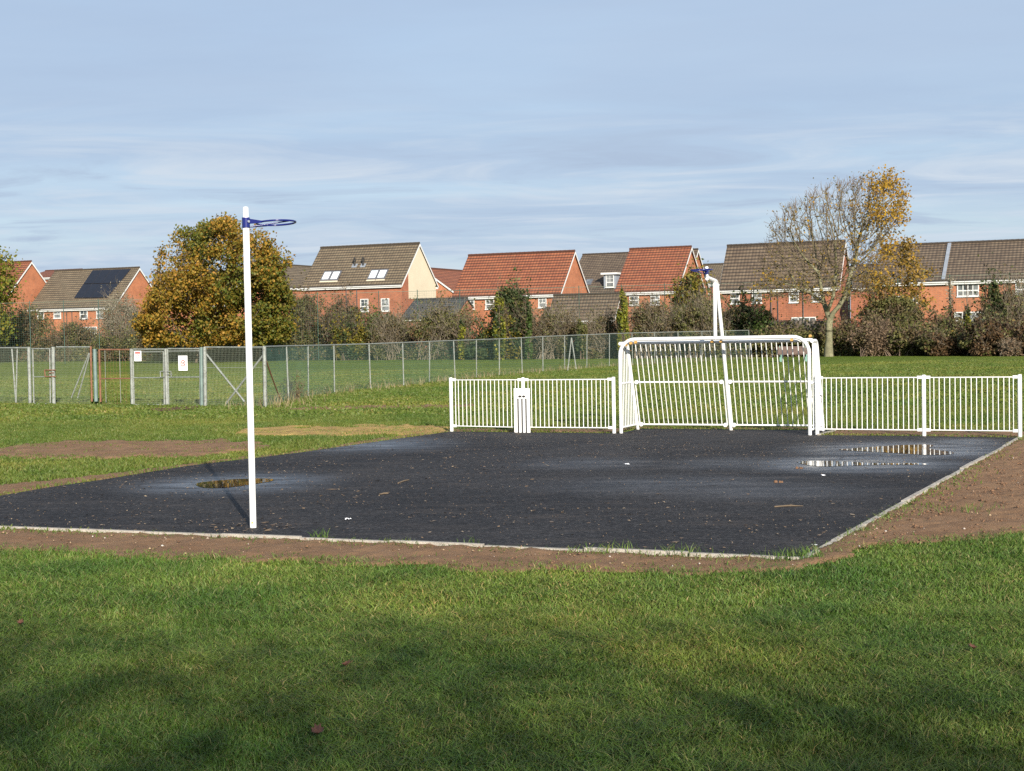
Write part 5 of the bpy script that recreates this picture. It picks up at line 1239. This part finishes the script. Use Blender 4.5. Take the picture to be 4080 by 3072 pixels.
S('ivy_column', 'tall yellow and dark ivy column right of the brown garage', 'ivy', 1334, 1358, 620, -2, 'ivy', 'bark_twig', 1500, 10, .16, True)
S('shrub', 'brown leafless shrub left of the goal hoop arm', 'shrub', 1360, 1470, 650, 0, 'brown', 'bark_grey', 1900, 120, .13)
S('shrub', 'tall olive shrub with russet top behind the goal hoop arm', 'shrub', 1452, 1536, 588, 6, 'goldgreen', 'bark_twig', 2600, 60, .18)
S('shrub', 'olive twiggy shrub around the base of the goal hoop arm', 'shrub', 1466, 1580, 650, 0, 'olive', 'bark_grey', 2400, 100, .14)
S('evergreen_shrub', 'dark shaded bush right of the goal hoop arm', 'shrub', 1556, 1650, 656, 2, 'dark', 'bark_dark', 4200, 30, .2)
S('shrub', 'green leafy bush in front of the house behind the bare tree', 'shrub', 1612, 1676, 668, 1, 'green', 'bark_twig', 1500, 24)
S('hedge_shrub', 'low grey brown hedge bush left of the bare tree trunk', 'shrub', 1636, 1790, 706, 0, 'olive', 'bark_twig', 3600, 60)
S('hedge_shrub', 'low brown hedge bush behind the bare tree trunk', 'shrub', 1770, 1860, 700, 2, 'brown', 'bark_twig', 2200, 50)
S('hedge_shrub', 'brown weedy bush at the foot of the small russet tree', 'shrub', 1846, 1930, 700, -1, 'pink', 'bark_twig', 1900, 60, .13)
S('shrub', 'dark ivy clad bush behind the small russet tree', 'shrub', 1868, 1990, 640, 3, 'olive', 'bark_dark', 3800, 40, .17)
S('hedge_shrub', 'dusky bush left of the beige cabinet', 'shrub', 1922, 2020, 706, 0, 'olive', 'bark_twig', 2600, 40)
S('hedge_shrub', 'twiggy bush behind the beige cabinet', 'shrub', 1990, 2120, 688, 5, 'olive', 'bark_twig', 2600, 60)
S('beech_hedge', 'dark red brown hedge below the beige cabinet', 'hedge', 1990, 2110, 716, -1, 'beech', 'bark_dark', 5200, 40, .15)
S('beech_hedge', 'taller dark red brown hedge at the right edge', 'hedge', 2086, 2236, 690, -1.5, 'beech', 'bark_dark', 7600, 50, .15)
S('beech_hedge', 'dark red brown hedge running out past the right edge', 'hedge', 2200, 2330, 690, -1.5, 'beech', 'bark_dark', 4200, 30, .15)
S('evergreen_shrub', 'dark conifer in front of the terrace windows', 'shrub', 2116, 2172, 606, 4, 'dark', 'bark_dark', 2600, 24, .18)
S('shrub', 'grey twiggy shrub at the right edge below the terrace roof', 'shrub', 2146, 2240, 616, 5, 'olive', 'bark_grey', 1700, 110, .13)
S('ivy_column', 'slim lime ivy streak left of the right edge', 'ivy', 2084, 2096, 640, 2, 'ivy', 'bark_twig', 400, 6, .14, True)
S('hedge_shrub', 'pinkish dry weeds at the foot of the right edge hedge', 'shrub', 2156, 2206, 738, -3, 'pink', 'bark_grey', 700, 50, .1)
S('hedge_shrub', 'dark low bush below the left end of the wide red roof', 'shrub', 1010, 1110, 712, -1, 'dark', 'bark_dark', 2600, 20, .2)
wb = P(1172, 1592)
root = thing('dead_weed', 'dark dead weed standing against the second post of the long mesh fence', 'weed', wb)
_A, _B = [], []
for k in range(26):
    q0 = wb + Vector((rnd.uniform(-.25, .15), rnd.uniform(-.1, .1), 0)); q1 = q0 + Vector((rnd.uniform(-.35, .3), rnd.uniform(-.15, .15), rnd.uniform(.35, .95))); _A.append(tuple(q0)); _B.append(tuple(q1))
    for j in range(3):
        t_ = q0.lerp(q1, rnd.uniform(.4, .95)); _A.append(tuple(t_)); _B.append(tuple(t_ + Vector((rnd.uniform(-.14, .14), rnd.uniform(-.1, .1), rnd.uniform(.02, .16)))))
seg_mesh('stems', _A, _B, np.full(len(_A), .007), np.full(len(_A), .003), M['bark_dark'], root, wb, 3)
leaves('foliage', np.array([[wb.x - .05, wb.y, .3]]) + rng.normal(0, 1, (160, 3)) * np.array([.2, .08, .2]), .07, LM['beech'], root, wb)
# continuous low bramble and leaf litter along the foot of the hedge
C_, cnt = [], 94000
px = rng.uniform(-1100, 4900, cnt); ey = np.interp(px, _ex, _ey)
sel = np.array([tuple(gnd(a, b_ + .5)) for a, b_ in zip(px, ey)])
hgt = .9 + .9 * vnoise(sel[:, 0], sel[:, 1] * 0, 2.5, 3); dy = rng.random(cnt) ** 1.3 * 4.0
C_ = np.stack([sel[:, 0], sel[:, 1] + dy, (rng.random(cnt) ** 1.2) * (hgt * (.35 + .65 * np.clip(dy / 1.6, 0, 1)) + dy * .22)], 1)
part_ = rng.random(cnt); zero = Vector((0, 0, 0))
for k_, lo_, hi_ in (('brown', 0, .34), ('olive', .34, .62), ('dark', .62, .86), ('pink', .86, .93), ('goldgreen', .93, 1)):
    q = C_[(part_ >= lo_) & (part_ < hi_)]; nn = vnoise(q[:, 0], q[:, 1], 3.0, hash(k_) % 7 if False else lo_ * 10); q = q[nn > .33]
    o = leaves('undergrowth', q, .12 + .14 * rng.random(len(q)), LM[k_], None, zero); tag(o, 'brambles and dead leaves along the foot of the far hedge', None, None, 'stuff')

# ------------------------------------------------------------------ tall green ball stop fence in front of the houses
def ball_fence():
    posts = [(-120, 1212), (124, 1205), (259, 1202), (398, 1197), (640, 1190), (880, 1184), (1110, 1178), (1270, 1172), (1514, 1164), (1668, 1160), (1837, 1156), (2070, 1150), (2311, 1144), (2480, 1139), (2652, 1134), (2838, 1130), (3006, 1126), (3200, 1119), (3383, 1112), (3579, 1106), (3786, 1099), (4023, 1092), (4250, 1085)]
    pts = []
    for x, yt in posts:
        D = np.interp(x, [0, 1500, 4080], [127, 119, 104]); p = at(x, 1440, D); p = Vector((p.x, p.y, 0)); pts.append((p, z_over(p, yt, x)))
    o = pts[0][0].copy(); root = thing('ball_stop_fence', 'very tall slim green ball stop fence standing in the hedge before the houses', 'fence', o)
    for p, z in pts: mb = MB(); mb.tube([p, p + UP * (z + .12)], .035, 6); mb.build('post', M['green_post'], root, o, True)
    mb = MB()
    mb.tube([p + UP * z for p, z in pts], .013, 5); mb.build('top_wire', M['wire'], root, o)
    mb = MB()
    for (a, za), (b_, zb) in zip(pts[:-1], pts[1:]): wires(mb, a, b_, .05, min(za, zb) - .02, .20, .0032, .16)
    mb.build('wire_mesh', M['wire_green'], root, o)
ball_fence()

# ------------------------------------------------------------------ small things
def wood_fence():
    a = at(3040, 1279, 112); b_ = at(3290, 1272, 109); h = a.z; o = Vector((a.x, a.y, 0)); c = Vector((b_.x, b_.y, 0)); d = (c - o).normalized(); s_ = Vector((-d.y, d.x, 0)); L_ = (c - o).length
    root = thing('timber_fence', 'grey weathered timber fence below the house behind the bare tree', 'fence', o); n = int(L_ / .15); mb = MB()
    for i in range(n):
        q = o + d * (L_ * (i + .5) / n); mb.box((q.x, q.y, (h - rnd.uniform(.02, .08)) / 2), (L_ / n - .01, .02 + .008 * (i % 2), h - .06), (d, s_, UP))
    mb.build('boards', M['timber'], root, o)
    mb = MB(); 
    mb.box(((o + c) / 2).to_tuple()[:2] + (h,), (L_, .07, .06), (d, s_, UP)); mb.build('capping_rail', M['timber'], root, o)
    for k in range(int(L_ / 1.8) + 1):
        q = o + d * min(L_, k * 1.8) - s_ * .05; mb = MB(); mb.box((q.x, q.y, (h + .03) / 2), (.09, .09, h + .03), (d, s_, UP)); mb.build('post', M['timber'], root, o)
wood_fence()
def cabinet():
    D = 103; a = at(3732, 1332, D); b_ = at(3771, 1289, D); w = b_.x - a.x; o = Vector(((a.x + b_.x) / 2, a.y, 0)); zt = b_.z
    root = thing('utility_cabinet', 'pale beige cabinet standing above the dark hedge', 'cabinet', o)
    mb = MB(); mb.box((0, .2, zt / 2), (w, .45, zt)); mb.build('body', M['cabinet'], root)
    mb = MB(); mb.box((0, .2, zt + .025), (w + .06, .52, .05)); mb.build('lid', M['cabinet'], root)
    for s_ in (-1, 1): mb = MB(); mb.box((s_ * w * .245, -.035, zt - .45), (w * .46, .02, .78)); mb.build('door', M['cabinet'], root)
cabinet()
def ivy_pole():
    b = at(3788, 1430, 101); b = Vector((b.x, b.y, 0)); zt = z_over(b, 1106, 3790); root = thing('dead_pole', 'thin pole wrapped in dead ivy before the terrace', 'pole', b)
    mb = MB(); mb.tube([b, b + Vector((.03, 0, zt * .5)), b + UP * zt], [.07, .06, .04], 8); mb.build('pole', M['bark_grey'], root, b, True)
    q = np.array([b.x, b.y, 0]) + np.stack([rng.normal(0, .12, 500), rng.normal(0, .12, 500), rng.random(500) * zt], 1); leaves('dead_ivy', q, .16, LM['grey'], root, b)
ivy_pole()
def bench():
    a = P(3104, 1442); b_ = P(3222, 1440); d = (b_ - a); L_ = d.length; d.z = 0; d.normalize(); s_ = Vector((-d.y, d.x, 0)); o = (a + b_) / 2
    root = thing('park_bench', 'brown slatted bench seen through the right half of the goal', 'bench', o)
    e = lambda x, y, z: o + d * x + s_ * y + UP * z
    sl = []
    for i in range(5):
        z = .50 + i * .085; mb = MB(); mb.box(e(0, .36 + i * .028, z), (L_, .03, .074), (d, s_, UP)); mb.build('back_slat', M['bench'], root, o)
    for i in range(4):
        mb = MB(); mb.box(e(0, .02 + i * .095, .43 - i * .008), (L_, .085, .035), (d, s_, UP)); mb.build('seat_slat', M['bench'], root, o)
    for sx in (-1, 1):
        mb = MB(); x = sx * (L_ / 2 - .12)
        mb.tube([e(x, 0, 0), e(x, 0, .41)], .035, 8); mb.tube([e(x, .36, 0), e(x, .40, .45), e(x, .50, .92)], .03, 8); mb.tube([e(x, 0, .40), e(x, .38, .39)], .03, 8)
        mb.build('leg', M['bench_leg'], root, o, True)
bench()
M['red_leaf'] = paint('red_brown_dead_leaf', (0.095, 0.036, 0.018), 0.7, 0.35, 30)
def fallen_leaf(px, py, s, label):
    c = P(px, py); n = 9; mb = MB(); a0 = rnd.uniform(0, 6.28); pts = []
    for k in range(n * 2):
        a = 2 * math.pi * k / (n * 2); r = s * (.5 if k % 2 else .36) * (1 + .2 * math.cos(a)); x, y = r * math.cos(a), r * .75 * math.sin(a)
        pts.append(Vector((c.x + x * math.cos(a0) - y * math.sin(a0), c.y + x * math.sin(a0) + y * math.cos(a0), .058 + .9 * (x * x + y * y) / s + .10 * x)))
    ce = Vector((c.x, c.y, .05))
    for k in range(n * 2): mb.quad([ce, pts[k], pts[(k + 1) % (n * 2)]])
    mb.tube([ce, ce + Vector((math.cos(a0) * s * .8, math.sin(a0) * s * .8, .02))], .002, 4)
    o = mb.build('fallen_leaf', M['red_leaf']); tag(o, label, 'leaf', 'red dead leaves on the near grass')
fallen_leaf(1266, 2968, .085, 'largest red brown dead leaf, near the bottom edge of the grass')
fallen_leaf(1376, 2688, .06, 'small red dead leaf in the grass above the largest leaf')
fallen_leaf(82, 2518, .06, 'small brown dead leaf in the grass near the left edge')
fallen_leaf(3880, 2620, .055, 'small red dead leaf in the grass near the right edge')
M['scrap'] = paint('white_paper_scrap', (0.75, 0.75, 0.77), 0.6, 0.08, 9)
def scrap(px, py, w, label):
    c = P(px, py); mb = MB(); n = 5; g_ = {}
    for i in range(n):
        for j in range(3): g_[i, j] = (c.x + (i / (n - 1) - .5) * w + rnd.uniform(-.1, .1) * w, c.y + (j - 1) * w * .3 + rnd.uniform(-.1, .1) * w, .022 + rnd.random() * w * .3)
    for i in range(n - 1):
        for j in range(2): mb.quad([g_[i, j], g_[i + 1, j], g_[i + 1, j + 1], g_[i, j + 1]])
    tag(mb.build('litter', M['scrap']), label, 'litter', 'white scraps of litter on the court')
scrap(1386, 2078, .06, 'white scrap of litter on the near part of the asphalt, right of the netball post')
scrap(2497, 1858, .075, 'white scrap of litter in the middle of the court before the goal')
scrap(3279, 1902, .05, 'white scrap of litter just below the long narrow puddle')
scrap(3246, 2183, .045, 'small white scrap of litter near the right front corner of the court')
M['twig'] = paint('tan_twig', (0.11, 0.08, 0.05), 0.9, 0.3, 9)
def twig(p0, p1, r, label):
    a, b_ = P(*p0), P(*p1); mb = MB(); m_ = (a + b_) / 2 + Vector((0, .03, 0)); mb.tube([a + UP * .022, m_ + UP * .026, b_ + UP * .022], [r, r * 1.2, r * .5], 6); mb.tube([m_ + UP * .026, m_ + Vector((.06, .08, .03))], [r * .6, r * .3], 5)
    tag(mb.build('twig', M['twig']), label, 'twig', 'tan twigs lying on the court')
twig((1588, 1931), (1630, 1918), .008, 'tan twig lying slanted on the asphalt between the netball post and the goal')
twig((3085, 2027), (3200, 2024), .007, 'long tan twig lying level on the right part of the asphalt')
twig((1512, 1977), (1548, 1973), .008, 'short tan twig nearest to the netball post')
def clump(px, py, s, label):
    c = P(px, py); mb = MB(); 
    for k in range(7):
        q = c + Vector((rnd.uniform(-1, 1) * s, rnd.uniform(-.5, .5) * s, .016)); r = s * rnd.uniform(.2, .4); mb.tube([q, q + UP * r, q + UP * r * 1.5], [r, r * .8, r * .2], 6)
    tag(mb.build('mud_clump', M['clod'], smooth=True), label, 'mud clump', 'dark mud clumps on the court')
clump(3182, 1872, .05, 'dark mud clump right below the left tip of the long narrow puddle')
clump(3100, 1928, .05, 'dark mud clump pair in the open right half of the court')

# ------------------------------------------------------------------ trees behind the photographer that shade the near grass
SUN = Vector((0.245, -0.905, 0.0)).normalized(); EL = math.radians(21.0)
def shade_tree(name, label, tx, ty, h, rx, n, dens=1.0):
    b = Vector((tx, ty, 0)); root = thing(name, label, 'tree', b)
    mb = MB(); mb.tube([b, b + UP * h * .3, b + Vector((.2, 0, h * .62)), b + Vector((.1, .1, h * .95))], [.26, .2, .12, .03], 8)
    for k in range(14):
        a = rnd.uniform(0, 6.28); z = h * rnd.uniform(.3, .85); q = b + UP * z; e = q + Vector((math.cos(a) * rx * .8, math.sin(a) * rx * .8, h * .12)); mb.tube([q, q.lerp(e, .5) + UP * .2, e], [.09, .05, .015], 5)
    mb.build('trunk', M['bark_dark'], root, b, True)
    u = rng.normal(size=(n, 3)); u /= np.linalg.norm(u, axis=1, keepdims=True); u *= rng.random((n, 1)) ** .45
    C_ = np.array([b.x, b.y, h * .62]) + u * np.array([rx, rx, h * .40]);
    leaves('crown', C_, .10 + .08 * rng.random(len(C_)), M['olive_leaf'], root, b)
def shade_at(cx, cy, d): return cx + SUN.x * d, cy + SUN.y * d
for (cx, cy, d, h, rx, n, lab) in SHADE:
    tx, ty = shade_at(cx, cy, d); shade_tree('park_tree', lab, tx, ty, h, rx, n)

# ------------------------------------------------------------------ light and sky
sun = bpy.data.lights.new('sun', 'SUN'); so = bpy.data.objects.new('sun', sun); COL.objects.link(so)
sun.energy = SUN_E; sun.angle = math.radians(.55); sun.color = (1.0, .93, .82)
sd = Vector((SUN.x * math.cos(EL), SUN.y * math.cos(EL), math.sin(EL))); so.rotation_euler = (-sd).to_track_quat('-Z', 'Y').to_euler()
w = bpy.data.worlds.new('World'); scene.world = w; w.use_nodes = True; nt = w.node_tree; N, L = nt.nodes, nt.links
bg = N['Background']; sky = node(nt, 'ShaderNodeTexSky', sky_type='NISHITA'); sky.sun_disc = False; sky.sun_elevation = EL; sky.sun_rotation = math.atan2(SUN.x, SUN.y)
sky.air_density = 1.0; sky.dust_density = .6; sky.ozone_density = 1.5
tc = node(nt, 'ShaderNodeTexCoord'); sp = node(nt, 'ShaderNodeSeparateXYZ'); L.new(tc.outputs['Generated'], sp.inputs[0])
za = node(nt, 'ShaderNodeMath', operation='ADD', i_1=.06); L.new(sp.outputs['Z'], za.inputs[0]); zm = node(nt, 'ShaderNodeMath', operation='MAXIMUM', i_1=.03); L.new(za.outputs[0], zm.inputs[0])
dx = node(nt, 'ShaderNodeMath', operation='DIVIDE'); L.new(sp.outputs['X'], dx.inputs[0]); L.new(zm.outputs[0], dx.inputs[1])
dy = node(nt, 'ShaderNodeMath', operation='DIVIDE'); L.new(sp.outputs['Y'], dy.inputs[0]); L.new(zm.outputs[0], dy.inputs[1])
cb = node(nt, 'ShaderNodeCombineXYZ'); L.new(dx.outputs[0], cb.inputs[0]); L.new(dy.outputs[0], cb.inputs[1])
mp = node(nt, 'ShaderNodeMapping'); mp.inputs['Rotation'].default_value = (0, 0, math.radians(12)); mp.inputs['Scale'].default_value = (.42, .8, 1); mp.inputs['Location'].default_value = SKY_OFF; L.new(cb.outputs[0], mp.inputs['Vector'])
n1 = node(nt, 'ShaderNodeTexNoise', i_Scale=.9, i_Detail=9.0, i_Roughness=.55, i_Distortion=.5); L.new(mp.outputs[0], n1.inputs['Vector'])
r1 = ramp(nt, [(.28, .70), (.52, .88), (.72, .98)]); L.new(n1.outputs['Fac'], r1.inputs['Fac'])
n2 = node(nt, 'ShaderNodeTexNoise', i_Scale=.55, i_Detail=6.0, i_Roughness=.6); L.new(mp.outputs[0], n2.inputs['Vector'])
r2 = ramp(nt, [(.35, CLOUD_LO), (.68, CLOUD_HI)]); L.new(n2.outputs['Fac'], r2.inputs['Fac'])
cs = node(nt, 'ShaderNodeMix', data_type='RGBA', blend_type='MULTIPLY'); cs.inputs[0].default_value = 1; L.new(r2.outputs['Color'], cs.inputs[6]); cs.inputs[7].default_value = (CLOUD_K, CLOUD_K, CLOUD_K, 1); cs.clamp_result = False
mx = node(nt, 'ShaderNodeMix', data_type='RGBA'); L.new(r1.outputs['Color'], mx.inputs[0]); L.new(sky.outputs['Color'], mx.inputs[6]); L.new(cs.outputs[2], mx.inputs[7])
# thin wisps low in the sky, bright ones and grey ones
m3 = node(nt, 'ShaderNodeMapping'); m3.inputs['Rotation'].default_value = (0, 0, math.radians(-9)); m3.inputs['Scale'].default_value = (.34, .55, 1); m3.inputs['Location'].default_value = WISP_OFF; L.new(cb.outputs[0], m3.inputs['Vector'])
n3 = node(nt, 'ShaderNodeTexNoise', i_Scale=2.6, i_Detail=10.0, i_Roughness=.6, i_Distortion=.9); L.new(m3.outputs[0], n3.inputs['Vector'])
r3 = ramp(nt, [(.48, 0.0), (.66, .85)]); L.new(n3.outputs['Fac'], r3.inputs['Fac'])
b0 = node(nt, 'ShaderNodeMapRange', interpolation_type='SMOOTHSTEP'); b0.inputs['From Min'].default_value = .17; b0.inputs['From Max'].default_value = .105; L.new(sp.outputs['Z'], b0.inputs['Value'])
b1 = node(nt, 'ShaderNodeMath', operation='MULTIPLY'); L.new(r3.outputs['Color'], b1.inputs[0]); L.new(b0.outputs[0], b1.inputs[1])
x3 = node(nt, 'ShaderNodeMix', data_type='RGBA'); L.new(b1.outputs[0], x3.inputs[0]); L.new(mx.outputs[2], x3.inputs[6]); x3.inputs[7].default_value = (WISP[0], WISP[1], WISP[2], 1); x3.clamp_result = False
r4 = ramp(nt, [(.32, .75), (.45, 0.0)]); L.new(n3.outputs['Fac'], r4.inputs['Fac'])
b2 = node(nt, 'ShaderNodeMath', operation='MULTIPLY'); L.new(r4.outputs['Color'], b2.inputs[0]); L.new(b0.outputs[0], b2.inputs[1])
x4 = node(nt, 'ShaderNodeMix', data_type='RGBA'); L.new(b2.outputs[0], x4.inputs[0]); L.new(x3.outputs[2], x4.inputs[6]); x4.inputs[7].default_value = (GREYC[0], GREYC[1], GREYC[2], 1)
mx = x4
L.new(mx.outputs[2], bg.inputs['Color']); bg.inputs['Strength'].default_value = SKY_S
scene.view_settings.view_transform = 'Standard'; scene.view_settings.look = 'None'; scene.view_settings.exposure = EXPO; scene.view_settings.gamma = 1
scene.cycles.max_bounces = 6; scene.cycles.transparent_max_bounces = 8; scene.cycles.use_denoising = False
scene.cycles.sample_clamp_indirect = 6
